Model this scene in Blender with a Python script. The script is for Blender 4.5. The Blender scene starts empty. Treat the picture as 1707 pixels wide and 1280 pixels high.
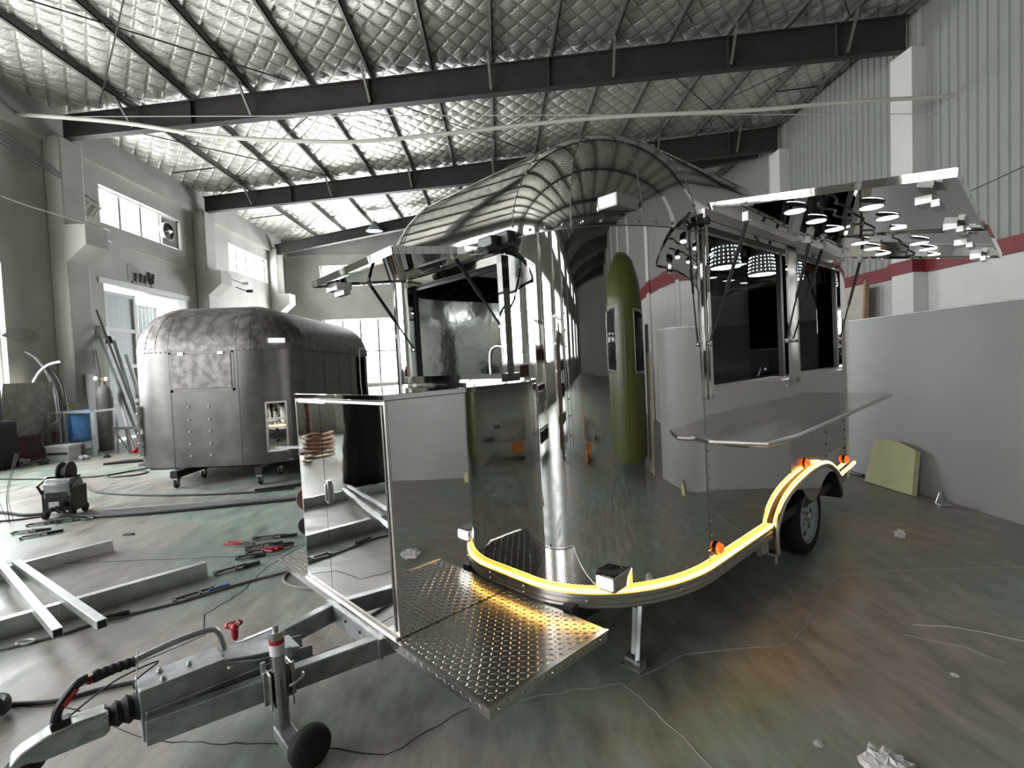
import bpy, math, random
import numpy as np
from mathutils import Matrix, Vector
random.seed(7)
rng = np.random.default_rng(7)
SC = bpy.context.scene
COL = SC.collection
PI = math.pi

# ------------------------------------------------------------------ camera, sky, light, exposure
def mat3(rows): return Matrix(rows)
def rotx(a): c, s = math.cos(a), math.sin(a); return Matrix(((1,0,0),(0,c,-s),(0,s,c)))
def roty(a): c, s = math.cos(a), math.sin(a); return Matrix(((c,0,s),(0,1,0),(-s,0,c)))
def rotz(a): c, s = math.cos(a), math.sin(a); return Matrix(((c,-s,0),(s,c,0),(0,0,1)))
BASE = Matrix(((1,0,0),(0,0,-1),(0,1,0)))
RC = rotz(-0.03753136) @ rotx(0.0383847) @ BASE @ rotz(0.02153923)
cam = bpy.data.cameras.new('camera'); cam.sensor_width = 36; cam.lens = 844.9/1707*36
cam.clip_start = 0.05; cam.clip_end = 200
co = bpy.data.objects.new('camera', cam); COL.objects.link(co)
CM = Matrix((RC[0], -RC[1], -RC[2])).transposed().to_4x4(); CM.translation = (0, 0, 1.6)
co.matrix_world = CM; SC.camera = co

W = bpy.data.worlds.new('sky'); SC.world = W; W.use_nodes = True
W.node_tree.nodes['Background'].inputs[0].default_value = (0.93, 0.97, 1.0, 1)
W.node_tree.nodes['Background'].inputs[1].default_value = 2.2
DAY = 42.0                                  # daylight through a window, W per square metre of opening
def window_light(x, y, z, w, h, face, k=1.):
    l = bpy.data.lights.new('daylight', 'AREA'); l.shape = 'RECTANGLE'; l.size = w; l.size_y = h
    l.energy = DAY*w*h*k; l.color = (0.95, 0.98, 1.0)
    o = bpy.data.objects.new('daylight', l); COL.objects.link(o); o.location = (x, y, z)
    d = Vector(face); o.rotation_euler = d.to_track_quat('-Z', 'Y').to_euler()
FAR_BAYS = [(-36.0, -33.2), (-30.6, -27.6), (-25.1, -22.0), (-19.6, -16.5)]
LEFT_BAYS_TALL = [(-14.1, -11.0), (-8.6, -5.4), (-3.2, 0.1), (2.2, 5.6), (7.25, 10.55)]
for a, b in LEFT_BAYS_TALL:
    window_light(-10.42, (a+b)/2, 2.7, b-a, 2.7, (1, 0, 0))
    window_light(-10.42, (a+b)/2, 6.08, b-a, .95, (1, 0, 0))
window_light(-10.42, 14.92, 6.08, 3.35, .95, (1, 0, 0))
window_light(-10.42, 21.0, 6.05, 3.15, .95, (1, 0, 0))
window_light(-11.7, 15.3, 2.0, 2.6, 3.6, (1, 0, 0))
window_light(-5.7, 24.82, 2.5, 5.3, 3.0, (0, -1, 0))
window_light(-6.2, 24.82, 6.1, 4.3, .9, (0, -1, 0))
SC.view_settings.view_transform = 'Standard'; SC.view_settings.look = 'None'
SC.view_settings.exposure = 0.95; SC.view_settings.gamma = 1.0; SC.view_settings.use_curve_mapping = False
SC.cycles.use_denoising = True
SC.cycles.max_bounces = 10; SC.cycles.diffuse_bounces = 5; SC.cycles.glossy_bounces = 7
SC.cycles.transparent_max_bounces = 12; SC.cycles.sample_clamp_indirect = 6.0
SC.cycles.caustics_reflective = False; SC.cycles.caustics_refractive = False

# ------------------------------------------------------------------ materials
def mat(name, col, rough=.5, metal=0., noise=0., nscale=6., bump=0., bscale=30., col2=None, emit=None, estr=0., spec=None, bdist=.01, rvar=0., stretch=None, detail=6.):
    m = bpy.data.materials.new(name); m.use_nodes = True
    nt = m.node_tree; b = nt.nodes['Principled BSDF']
    b.inputs['Base Color'].default_value = (*col, 1); b.inputs['Roughness'].default_value = rough; b.inputs['Metallic'].default_value = metal
    if spec is not None: b.inputs['Specular IOR Level'].default_value = spec
    tc = nt.nodes.new('ShaderNodeTexCoord'); src = tc.outputs['Object']
    if stretch:
        mp = nt.nodes.new('ShaderNodeMapping'); mp.inputs['Scale'].default_value = stretch
        nt.links.new(src, mp.inputs['Vector']); src = mp.outputs['Vector']
    if noise > 0 or col2 is not None:
        n = nt.nodes.new('ShaderNodeTexNoise'); n.inputs['Scale'].default_value = nscale; n.inputs['Detail'].default_value = detail
        nt.links.new(src, n.inputs['Vector'])
        r = nt.nodes.new('ShaderNodeValToRGB'); r.color_ramp.elements[0].position = .38; r.color_ramp.elements[1].position = .64
        c2 = col2 if col2 is not None else tuple(max(0, c*(1-noise)) for c in col)
        r.color_ramp.elements[0].color = (*c2, 1); r.color_ramp.elements[1].color = (*col, 1)
        nt.links.new(n.outputs['Fac'], r.inputs['Fac']); nt.links.new(r.outputs['Color'], b.inputs['Base Color'])
        if rvar:
            mr = nt.nodes.new('ShaderNodeMapRange'); mr.inputs[3].default_value = max(.02, rough-rvar); mr.inputs[4].default_value = rough+rvar
            nt.links.new(n.outputs['Fac'], mr.inputs[0]); nt.links.new(mr.outputs[0], b.inputs['Roughness'])
    if bump > 0:
        n2 = nt.nodes.new('ShaderNodeTexNoise'); n2.inputs['Scale'].default_value = bscale; n2.inputs['Detail'].default_value = 4
        nt.links.new(src, n2.inputs['Vector'])
        bp = nt.nodes.new('ShaderNodeBump'); bp.inputs['Strength'].default_value = bump; bp.inputs['Distance'].default_value = bdist
        nt.links.new(n2.outputs['Fac'], bp.inputs['Height']); nt.links.new(bp.outputs['Normal'], b.inputs['Normal'])
    if emit is not None:
        b.inputs['Emission Color'].default_value = (*emit, 1); b.inputs['Emission Strength'].default_value = estr
    return m
def glass_mat(name, refl=.06, tint=(1,1,1)):
    m = bpy.data.materials.new(name); m.use_nodes = True; nt = m.node_tree
    nt.nodes.remove(nt.nodes['Principled BSDF'])
    t = nt.nodes.new('ShaderNodeBsdfTransparent'); t.inputs[0].default_value = (*tint, 1)
    g = nt.nodes.new('ShaderNodeBsdfGlossy'); g.inputs['Roughness'].default_value = .02
    mx = nt.nodes.new('ShaderNodeMixShader'); mx.inputs[0].default_value = refl
    nt.links.new(t.outputs[0], mx.inputs[1]); nt.links.new(g.outputs[0], mx.inputs[2])
    nt.links.new(mx.outputs[0], nt.nodes['Material Output'].inputs['Surface'])
    return m
def concrete_floor():
    m = bpy.data.materials.new('worn_painted_concrete'); m.use_nodes = True; nt = m.node_tree; b = nt.nodes['Principled BSDF']
    tc = nt.nodes.new('ShaderNodeTexCoord')
    def noise(s, d, rot=0., st=(1,1,1)):
        mp = nt.nodes.new('ShaderNodeMapping'); mp.inputs['Rotation'].default_value = (0,0,rot); mp.inputs['Scale'].default_value = st
        nt.links.new(tc.outputs['Object'], mp.inputs['Vector'])
        n = nt.nodes.new('ShaderNodeTexNoise'); n.inputs['Scale'].default_value = s; n.inputs['Detail'].default_value = d
        nt.links.new(mp.outputs['Vector'], n.inputs['Vector']); return n
    def ramp(n, p0, c0, p1, c1):
        r = nt.nodes.new('ShaderNodeValToRGB'); r.color_ramp.elements[0].position = p0; r.color_ramp.elements[1].position = p1
        r.color_ramp.elements[0].color = (*c0, 1); r.color_ramp.elements[1].color = (*c1, 1)
        nt.links.new(n.outputs['Fac'], r.inputs['Fac']); return r
    n1 = noise(.55, 5); n2 = noise(7, 8, .5, (1, .35, 1)); n3 = noise(26, 6, .3, (1, .3, 1))
    r1 = ramp(n1, .44, (.44,.395,.34), .56, (.35,.435,.355))
    r2 = ramp(n2, .3, (.62,.62,.62), .72, (1.12,1.12,1.12))
    r3 = ramp(n3, .35, (.86,.86,.86), .7, (1.06,1.06,1.06))
    def mul(a, c):
        x = nt.nodes.new('ShaderNodeMix'); x.data_type = 'RGBA'; x.blend_type = 'MULTIPLY'; x.inputs[0].default_value = 1
        nt.links.new(a, x.inputs[6]); nt.links.new(c, x.inputs[7]); return x.outputs[2]
    c = mul(mul(r1.outputs[0], r2.outputs[0]), r3.outputs[0]); nt.links.new(c, b.inputs['Base Color'])
    mr = nt.nodes.new('ShaderNodeMapRange'); mr.inputs[1].default_value = .3; mr.inputs[2].default_value = .7; mr.inputs[3].default_value = .30; mr.inputs[4].default_value = .55
    nt.links.new(n2.outputs['Fac'], mr.inputs[0]); nt.links.new(mr.outputs[0], b.inputs['Roughness'])
    bp = nt.nodes.new('ShaderNodeBump'); bp.inputs['Strength'].default_value = .25; bp.inputs['Distance'].default_value = .01
    nt.links.new(n2.outputs['Fac'], bp.inputs['Height']); nt.links.new(bp.outputs['Normal'], b.inputs['Normal'])
    return m
def foil_mat():
    m = mat('quilted_foil', (.70,.69,.635), .48, .92, bump=.30, bscale=4.5, bdist=.04)
    nt = m.node_tree; b = nt.nodes['Principled BSDF']; bp = [n for n in nt.nodes if n.type == 'BUMP'][0]
    tc = [n for n in nt.nodes if n.type == 'TEX_COORD'][0]
    mp = nt.nodes.new('ShaderNodeMapping'); mp.inputs['Scale'].default_value = (.45, 1.5, 1); nt.links.new(tc.outputs['Object'], mp.inputs['Vector'])
    n = nt.nodes.new('ShaderNodeTexNoise'); n.inputs['Scale'].default_value = 12; n.inputs['Detail'].default_value = 5; n.inputs['Distortion'].default_value = 1.2
    nt.links.new(mp.outputs['Vector'], n.inputs['Vector'])
    b2 = nt.nodes.new('ShaderNodeBump'); b2.inputs['Strength'].default_value = .95; b2.inputs['Distance'].default_value = .02
    nt.links.new(n.outputs['Fac'], b2.inputs['Height']); nt.links.new(bp.outputs['Normal'], b2.inputs['Normal']); nt.links.new(b2.outputs['Normal'], b.inputs['Normal'])
    # stitched diamond quilting: fine grooves, slightly duller along the stitch
    hs = []
    for sg in (1, -1):
        mq = nt.nodes.new('ShaderNodeMapping'); mq.inputs['Rotation'].default_value = (0, 0, sg*.675); nt.links.new(tc.outputs['Object'], mq.inputs['Vector'])
        wv = nt.nodes.new('ShaderNodeTexWave'); wv.bands_direction = 'X'; wv.inputs['Scale'].default_value = .958; wv.inputs['Distortion'].default_value = .25; wv.inputs['Detail'].default_value = 1
        nt.links.new(mq.outputs['Vector'], wv.inputs['Vector'])
        rp = nt.nodes.new('ShaderNodeMapRange'); rp.inputs[1].default_value = 0; rp.inputs[2].default_value = .16; nt.links.new(wv.outputs['Fac'], rp.inputs[0]); hs.append(rp)
    mn = nt.nodes.new('ShaderNodeMath'); mn.operation = 'MINIMUM'; nt.links.new(hs[0].outputs[0], mn.inputs[0]); nt.links.new(hs[1].outputs[0], mn.inputs[1])
    b3 = nt.nodes.new('ShaderNodeBump'); b3.inputs['Strength'].default_value = 1; b3.inputs['Distance'].default_value = .014
    nt.links.new(mn.outputs[0], b3.inputs['Height']); nt.links.new(b2.outputs['Normal'], b3.inputs['Normal']); nt.links.new(b3.outputs['Normal'], b.inputs['Normal'])
    cr = nt.nodes.new('ShaderNodeMix'); cr.data_type = 'RGBA'; cr.inputs[6].default_value = (.50,.49,.44,1); cr.inputs[7].default_value = (.70,.69,.635,1)
    nt.links.new(mn.outputs[0], cr.inputs[0]); nt.links.new(cr.outputs[2], b.inputs['Base Color'])
    return m
M = dict(
    plaster=mat('stained_white_plaster', (.56,.555,.51), .8, noise=.14, nscale=1.1, bump=.12, bscale=9),
    plaster_r=mat('white_wall_paint', (.64,.63,.60), .7, noise=.07, nscale=1.3, bump=.08, bscale=9),
    sheet=mat('painted_corrugated_sheet', (.275,.28,.255), .55, noise=.05, nscale=2),
    red=mat('red_oxide_paint', (.20,.022,.026), .55, noise=.2, nscale=4),
    rafter=mat('dark_primer_steel', (.040,.034,.032), .6, noise=.25, nscale=3),
    purlin=mat('galvanised_purlin', (.20,.185,.17), .55, .3, noise=.25, nscale=8),
    foil=foil_mat(), floor=concrete_floor(),
    crack=mat('dark_crack_filling', (.035,.035,.032), .9),
    crack_light=mat('dusty_crack_filling', (.42,.41,.38), .9),
    mirror=mat('polished_stainless', (.66,.65,.635), .025, 1., bump=.05, bscale=2.6, bdist=.012),
    roofsteel=mat('polished_roof_steel', (.44,.43,.405), .07, 1., bump=.08, bscale=3.5, bdist=.012),
    satin=mat('satin_steel', (.50,.49,.475), .22, 1., noise=.1, nscale=9, stretch=(1,1,.1)),
    alu=mat('rail_aluminium', (.62,.59,.56), .28, 1.),
    inner=mat('shaded_inner_stainless', (.06,.06,.058), .25, 1., bump=.05, bscale=2.2, bdist=.01),  # interior steel with the cabin's shade put into a near-black base colour
    inner_green=mat('reflection_tinted_inner_stainless', (.58,.60,.54), .12, 1., bump=.2, bscale=2.6, bdist=.03),  # same interior steel, its greenish bright reflection put into the base colour
    black=mat('black_plastic', (.012,.012,.014), .4), rubber=mat('black_rubber', (.014,.013,.013), .75, noise=.3, nscale=30),
    matt_black=mat('matt_black', (.004,.004,.005), .6, spec=.15), steel_black=mat('black_painted_steel', (.018,.017,.018), .5),
    galv=mat('galvanised_steel', (.44,.46,.47), .42, .75, noise=.3, nscale=14, bump=.05, bscale=40, rvar=.08),
    cast=mat('cast_coupler_zinc', (.52,.53,.51), .35, .85, noise=.3, nscale=22),
    raw=mat('raw_scuffed_aluminium', (.165,.157,.15), .44, .8, noise=.25, nscale=3.5, rvar=.10, bump=.04, bscale=20),
    raw2=mat('scratched_aluminium', (.23,.215,.205), .48, .8, col2=(.11,.10,.098), nscale=9, rvar=.1),
    raw_dark=mat('dark_grey_aluminium', (.16,.155,.15), .45, .8, noise=.2, nscale=6),  # even dark grey for seams, rivets, tubes and tools
    tread=mat('tread_plate', (.55,.53,.50), .24, 1.),
    led=mat('amber_led_strip', (1,.75,.4), .4, emit=(1,.34,.045), estr=2.4),
    bead=mat('led_bead', (1,.9,.7), .4, emit=(1,.60,.13), estr=7.),
    lamp_white=mat('white_lamp_light', (1,1,1), .4, emit=(.95,1,1), estr=9.),
    lamp_dot=mat('perforation_light', (1,1,1), .4, emit=(.92,.97,1), estr=3.),
    amber=mat('amber_lens', (.75,.09,.015), .15, emit=(1,.10,.01), estr=.9),
    lens=mat('headlamp_lens', (.9,.92,.95), .1, emit=(1,1,1), estr=1.6),
    white=mat('white_enamel', (.78,.79,.80), .35), white_dull=mat('white_panel_skin', (.40,.395,.39), .45, noise=.08, nscale=.9),
    rim=mat('pale_grey_rim_paint', (.55,.60,.63), .35), redp=mat('red_plastic', (.42,.012,.02), .4),
    foam=mat('pale_yellow_foam', (.72,.69,.40), .9, noise=.06, nscale=8), foam_edge=mat('foam_edge', (.50,.44,.22), .95),
    wood=mat('raw_timber', (.36,.25,.15), .75, noise=.3, nscale=5, stretch=(1,1,.15)), ply=mat('grey_plywood', (.40,.39,.33), .8, noise=.3, nscale=7),
    ply2=mat('pale_plywood', (.50,.45,.38), .75, noise=.15, nscale=4), rust=mat('red_brown_board', (.12,.035,.025), .75, noise=.3, nscale=6),
    blue=mat('blue_plastic_sheet', (.09,.24,.52), .4, noise=.25, nscale=9), card=mat('white_carton', (.62,.62,.62), .75),
    cyl=mat('grey_gas_cylinder', (.33,.31,.28), .5, noise=.3, nscale=9), brass=mat('brass', (.45,.34,.14), .4, .8),
    pipe=mat('green_grey_pipe', (.30,.36,.34), .4, .4), alupipe=mat('bright_aluminium', (.66,.67,.67), .38, .8, noise=.15, nscale=12),
    cable=mat('dark_cable', (.035,.04,.038), .6), cable_l=mat('grey_cable', (.28,.25,.235), .6), wire=mat('pale_wire', (.55,.55,.50), .6),
    conduit=mat('ivory_conduit', (.60,.58,.50), .5), paper=mat('crumpled_paper', (.72,.70,.69), .85), doorleaf=mat('pale_blue_door_sheet', (.52,.56,.58), .5),
    frame_w=mat('white_window_frame', (.70,.70,.68), .5), mull=mat('grey_mullion', (.26,.27,.27), .5),
    glass=glass_mat('clear_glass', .05), glass_t=glass_mat('trailer_window_glass', .035, (.93,.97,.97)),
    olive=mat('olive_green_paint', (.062,.070,.016), .30, noise=.1, nscale=2), darkwin=mat('dark_window_glass', (.01,.01,.015), .1),
    cloth=mat('grey_green_tarpaulin', (.20,.21,.18), .8, noise=.3, nscale=12), sticker=mat('white_sticker', (.80,.79,.78), .5), stickred=mat('red_sticker_band', (.50,.02,.03), .5),
    brown=mat('brown_hide_board', (.30,.15,.07), .6, noise=.3, nscale=5), orange=mat('orange_paint', (.55,.17,.02), .5), stain=mat('grey_wall_patch', (.42,.415,.385), .9),
)

# ------------------------------------------------------------------ mesh helpers
class MB:
    def __init__(s): s.v = []; s.f = []
    def add(s, vs, fs):
        o = len(s.v); s.v += [tuple(p) for p in vs]; s.f += [tuple(i+o for i in f) for f in fs]; return s
    def box(s, x0, x1, y0, y1, z0, z1):
        return s.add([(x0,y0,z0),(x1,y0,z0),(x1,y1,z0),(x0,y1,z0),(x0,y0,z1),(x1,y0,z1),(x1,y1,z1),(x0,y1,z1)],
                     [(3,2,1,0),(4,5,6,7),(0,1,5,4),(1,2,6,5),(2,3,7,6),(3,0,4,7)])
    def obox(s, c, ax, ay, az, hx, hy, hz):
        c, ax, ay, az = Vector(c), Vector(ax).normalized(), Vector(ay).normalized(), Vector(az).normalized()
        P = [c+ax*i*hx+ay*j*hy+az*k*hz for k in (-1,1) for (i,j) in ((-1,-1),(1,-1),(1,1),(-1,1))]
        return s.add(P, [(3,2,1,0),(4,5,6,7),(0,1,5,4),(1,2,6,5),(2,3,7,6),(3,0,4,7)])
    def bar(s, p0, p1, w, h, up=(0,0,1)):
        p0, p1 = Vector(p0), Vector(p1); d = (p1-p0); L = d.length; d.normalize(); u = Vector(up)
        sd = d.cross(u)
        if sd.length < 1e-4: sd = d.cross(Vector((1,0,0)))
        sd.normalize(); u2 = sd.cross(d)
        return s.obox((p0+p1)/2, d, sd, u2, L/2, w/2, h/2)
    def tube(s, pts, r, n=8, cap=True, r_end=None):
        pts = [Vector(p) for p in pts]; m = len(pts); o = len(s.v); prev = None
        for i, p in enumerate(pts):
            d = (pts[min(i+1,m-1)]-pts[max(i-1,0)]).normalized()
            if prev is None:
                a = Vector((0,0,1)) if abs(d.z) < .9 else Vector((1,0,0)); u = d.cross(a).normalized()
            else:
                u = (prev - d*prev.dot(d)).normalized()
            prev = u; w = d.cross(u)
            rr = r if r_end is None else r+(r_end-r)*i/(m-1)
            for k in range(n):
                a = 2*PI*k/n; s.v.append(tuple(p+u*math.cos(a)*rr+w*math.sin(a)*rr))
        for i in range(m-1):
            for k in range(n):
                a, b = o+i*n+k, o+i*n+(k+1)%n; s.f.append((a, b, b+n, a+n))
        if cap:
            s.f.append(tuple(o+k for k in reversed(range(n)))); s.f.append(tuple(o+(m-1)*n+k for k in range(n)))
        return s
    def cyl(s, p0, p1, r, n=16, r2=None): return s.tube([p0, p1], r, n, True, r2)
    def lathe(s, prof, c=(0,0,0), axis='z', n=24, close=True):
        o = len(s.v); c = Vector(c)
        for (r, h) in prof:
            for k in range(n):
                a = 2*PI*k/n; x, y = r*math.cos(a), r*math.sin(a)
                p = {'z':(x,y,h),'x':(h,x,y),'y':(y,h,x)}[axis]; s.v.append(tuple(c+Vector(p)))
        for i in range(len(prof)-1):
            for k in range(n):
                a, b = o+i*n+k, o+i*n+(k+1)%n; s.f.append((a, b, b+n, a+n))
        if close:
            s.f.append(tuple(o+k for k in reversed(range(n)))); s.f.append(tuple(o+(len(prof)-1)*n+k for k in range(n)))
        return s
    def ball(s, c, r, n=10, m=6, sz=1.):
        pr = [(max(1e-4, r*math.sin(PI*i/m)), -r*sz*math.cos(PI*i/m)) for i in range(m+1)]
        return s.lathe(pr, c, 'z', n)
    def prism(s, poly, fn, a, b):
        n = len(poly); P = [fn(u, v, a) for u, v in poly]+[fn(u, v, b) for u, v in poly]
        return s.add(P, [tuple(reversed(range(n))), tuple(range(n, 2*n))]+[(i,(i+1)%n,(i+1)%n+n,i+n) for i in range(n)])
    def grid(s, fn, us, vs):
        o = len(s.v); nv = len(vs)
        for u in us:
            for v in vs: s.v.append(tuple(fn(u, v)))
        for i in range(len(us)-1):
            for j in range(nv-1): s.f.append((o+i*nv+j, o+(i+1)*nv+j, o+(i+1)*nv+j+1, o+i*nv+j+1))
        return s
    def sweep(s, prof, path, nor, closed=False):
        """profile (out, z) carried along plan points with outward normals"""
        o = len(s.v); n = len(prof)
        for p, q in zip(path, nor):
            for (d, z) in prof: s.v.append((p[0]+q[0]*d, p[1]+q[1]*d, z+(p[2] if len(p) > 2 else 0)))
        for i in range(len(path)-1):
            for k in range(n): s.f.append((o+i*n+k, o+i*n+(k+1)%n, o+(i+1)*n+(k+1)%n, o+(i+1)*n+k))
        s.f.append(tuple(o+k for k in range(n))); s.f.append(tuple(o+(len(path)-1)*n+k for k in reversed(range(n))))
        return s
def wall_grid(mb, us, vs, holes, fn):
    """a wall with openings: us/vs are the breaks, holes (u0,u1,v0,v1); fn(u0,u1,v0,v1) adds a box"""
    U = sorted(set([us[0], us[1]]+[h[0] for h in holes]+[h[1] for h in holes])); V = sorted(set([vs[0], vs[1]]+[h[2] for h in holes]+[h[3] for h in holes]))
    for i in range(len(U)-1):
        for j in range(len(V)-1):
            cu, cv = (U[i]+U[i+1])/2, (V[j]+V[j+1])/2
            if not any(h[0] < cu < h[1] and h[2] < cv < h[3] for h in holes): fn(U[i], U[i+1], V[j], V[j+1])
def obj(name, mb, m, parent=None, smooth=35, bevel=0, solid=0, kind=None):
    me = bpy.data.meshes.new(name); me.from_pydata(mb.v, [], mb.f); me.validate(); me.update()
    import bmesh
    bm = bmesh.new(); bm.from_mesh(me); bmesh.ops.recalc_face_normals(bm, faces=bm.faces) if solid == 0 else None
    bm.to_mesh(me); bm.free()
    me.materials.append(M[m] if isinstance(m, str) else m)
    if smooth:
        me.polygons.foreach_set('use_smooth', [True]*len(me.polygons)); me.set_sharp_from_angle(angle=math.radians(smooth))
    o = bpy.data.objects.new(name, me); COL.objects.link(o)
    if parent is not None: o.parent = parent
    if bevel:
        b = o.modifiers.new('bevel', 'BEVEL'); b.width = bevel; b.segments = 2; b.limit_method = 'ANGLE'
    if solid:
        b = o.modifiers.new('solid', 'SOLIDIFY'); b.thickness = abs(solid); b.offset = -1 if solid > 0 else 1
    if kind: o['kind'] = kind
    return o
def tag(o, label, cat, group=None):
    o['label'] = label; o['category'] = cat
    if group: o['group'] = group
    return o
def thing(name, label, cat, mw=None, loc=(0,0,0), rz=0, group=None):
    o = bpy.data.objects.new(name, None); COL.objects.link(o); o.empty_display_size = .1
    if mw is not None: o.matrix_world = mw
    else: o.location = loc; o.rotation_euler = (0, 0, rz)
    return tag(o, label, cat, group)
def struct(name, mb, m, parent=None, **k):
    o = obj(name, mb, m, parent, **k)
    if parent is None: o['kind'] = 'structure'
    return o
def lin(a, b, n): return [a+(b-a)*i/(n-1) for i in range(n)]
def smooth_path(pts, n=6):
    P = [Vector(p) for p in pts]; out = []
    for i in range(len(P)-1):
        p0, p1, p2, p3 = P[max(i-1,0)], P[i], P[i+1], P[min(i+2,len(P)-1)]
        for k in range(n):
            t = k/n; out.append(.5*((2*p1)+(p2-p0)*t+(2*p0-5*p1+4*p2-p3)*t*t+(3*p1-p0-3*p2+p3)*t**3))
    out.append(P[-1]); return out

# ------------------------------------------------------------------ the building
XL, XR, YB, YF = -10.0, 10.05, 24.4, -39.0
COLS = [-37.8, -32.3, -26.8, -21.3, -15.8, -10.3, -4.8, .68, 6.18, 11.68, 17.2, 22.68]
NC = len(COLS)
def purl_z(x): return 7.56+.092*(x+10)           # underside of the purlins
def foil_z(x): return 7.76+.0915*(x+10)
floor_o = struct('floor', MB().box(-14, 12, -40, 26, -.3, 0), 'floor')
def ribbon(pts, w0, z=.0025, jit=.010, n=6):
    P = []
    for a, b in zip(pts[:-1], pts[1:]):
        for k in range(n):
            t = k/n; P.append(Vector((a[0]+(b[0]-a[0])*t+random.uniform(-jit,jit), a[1]+(b[1]-a[1])*t+random.uniform(-jit,jit), 0)))
    P.append(Vector((*pts[-1], 0))); mb = MB(); V = []
    for i, p in enumerate(P):
        d = (P[min(i+1,len(P)-1)]-P[max(i-1,0)]).normalized(); s = Vector((-d.y, d.x, 0)); w = w0*random.uniform(.35, 1.2)
        V += [p+s*w+Vector((0,0,0)), p+Vector((0,0,z)), p-s*w]
    F = []
    for i in range(len(P)-1):
        for k in (0, 1): F.append((3*i+k, 3*i+k+1, 3*i+k+4, 3*i+k+3))
    return mb.add(V, F)
for pts, w in (([(-4.2,2.45),(-2.54,2.5),(-2.24,2.5),(-1.58,2.21),(-1.33,2.18),(-.98,2.15),(-.54,2.05),(-.21,2.32)], .005),
               ([(-4.2,4.5),(-2.73,4.47),(-2.04,4.46),(-1.86,4.82),(-1.6,6.0)], .004),
               ([(-1.86,4.8),(-2.0,4.2),(-1.97,3.69),(-2.05,3.4),(-1.89,3.11),(-2.3,2.6)], .005),
               ([(-1.5,2.6),(-1.0,2.9),(-.6,3.0)], .003)):
    obj('crack', ribbon(pts, w), 'crack', floor_o)
for pts, w in (([(-.21,2.32),(.31,2.41),(.55,2.44),(.66,2.21),(.76,1.93),(.9,1.4)], .004), ([(.54,2.42),(.93,2.67),(1.51,2.70),(1.75,2.9),(2.08,3.27),(2.2,3.4),(2.37,3.52),(2.85,3.57),(3.73,3.53),(4.5,3.6)], .006), ([(2.2,2.75),(2.42,2.6),(2.5,2.45)], .004)):
    obj('crack', ribbon(pts, w), 'crack_light', floor_o)

# left wall with its openings
holes = []
for a, b in FAR_BAYS+LEFT_BAYS_TALL: holes += [(a, b, 1.35, 4.05), (a, b, 5.6, 6.56)]
holes += [(13.25, 16.6, 5.6, 6.56), (19.38, 22.5, 5.53, 6.54), (13.21, 16.61, -.01, 4.05)]
wl = MB(); wall_grid(wl, (YF, YB+.3), (0, 7.8), holes, lambda u0,u1,v0,v1: wl.box(XL-.3, XL, u0, u1, v0, v1))
wall_left = struct('wall_left', wl, 'plaster', smooth=0)
for yc in COLS:
    mb = MB().box(XL, -9.62, yc, yc+.65, 0, 7.1); c = obj('column', mb, 'plaster', wall_left, bevel=.04)
    fn = lambda u, v, w: (u, w, v)
    cb = MB().prism([(-9.66,4.25),(-9.17,4.66),(-9.17,5.1),(-9.66,5.1)], fn, yc-.0, yc+.65)
    obj('corbel', cb, 'plaster', c)
obj('eave_beam', MB().box(XL, -9.85, YF, YB, 6.98, 7.75), 'plaster', wall_left)
obj('skirting_band', MB().box(XL, -9.975, 8, 13.2, 0, 1.25), 'stain', wall_left)
for (y, z, a, b) in ((9.2, 4.3, .5, .35), (14.3, 4.5, .35, .30), (12.9, 2.2, .18, .9), (10.9, 2.6, .5, .2), (17.0, 3.2, .25, .2)):
    ps = [(y+a*random.uniform(.6,1)*math.cos(t), z+b*random.uniform(.6,1)*math.sin(t)) for t in [2*PI*k/11 for k in range(11)]]
    obj('plaster_patch', MB().prism(ps, lambda u,v,w: (w,u,v), XL, XL+.006), 'stain', wall_left)
def window(n, mapf, u0, u1, v0, v1, cols, rows, depth=(-.22,-.12)):
    """frame, mullions and each pane; mapf(u, d, v)"""
    d0, d1 = depth
    def bx(mb, a, b, c, d, e0=d0, e1=d1):
        P = [mapf(a,e0,c), mapf(b,e1,d)]; lo = [min(p) for p in zip(*P)]; hi = [max(p) for p in zip(*P)]
        mb.box(lo[0],hi[0],lo[1],hi[1],lo[2],hi[2])
    t = .06; fr = MB(); bx(fr,u0,u1,v0,v0+t); bx(fr,u0,u1,v1-t,v1); bx(fr,u0,u0+t,v0,v1); bx(fr,u1-t,u1,v0,v1)
    w = struct('window_%d' % n, fr, 'frame_w', smooth=0)
    U = lin(u0+t, u1-t, cols+1); V = lin(v0+t, v1-t, rows+1); m = (d0+d1)/2
    for u in U[1:-1]:
        mb = MB(); bx(mb, u-.04, u+.04, v0+t, v1-t, d0+.02, d1-.02); obj('mullion', mb, 'mull', w, smooth=0)
    for v in V[1:-1]:
        mb = MB(); bx(mb, u0+t, u1-t, v-.025, v+.025, d0+.02, d1-.02); obj('transom', mb, 'mull', w, smooth=0)
    for a, b in zip(U[:-1], U[1:]):
        for c, d in zip(V[:-1], V[1:]):
            mb = MB(); bx(mb, a+.026, b-.026, c+.026, d-.026, m-.004, m+.004); obj('pane', mb, 'glass', w, smooth=0)
    return w
mapL = lambda u, d, v: (XL+d, u, v)
k = 1
for a, b in FAR_BAYS+LEFT_BAYS_TALL:
    window(k, mapL, a, b, 1.35, 4.05, 4, 2); window(k+1, mapL, a, b, 5.6, 6.56, 4, 1); k += 2
win_fan = window(k, mapL, 13.25, 16.6, 5.6, 6.56, 4, 1); k += 1
window(k, mapL, 19.38, 22.5, 5.53, 6.54, 4, 1); k += 1
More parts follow.
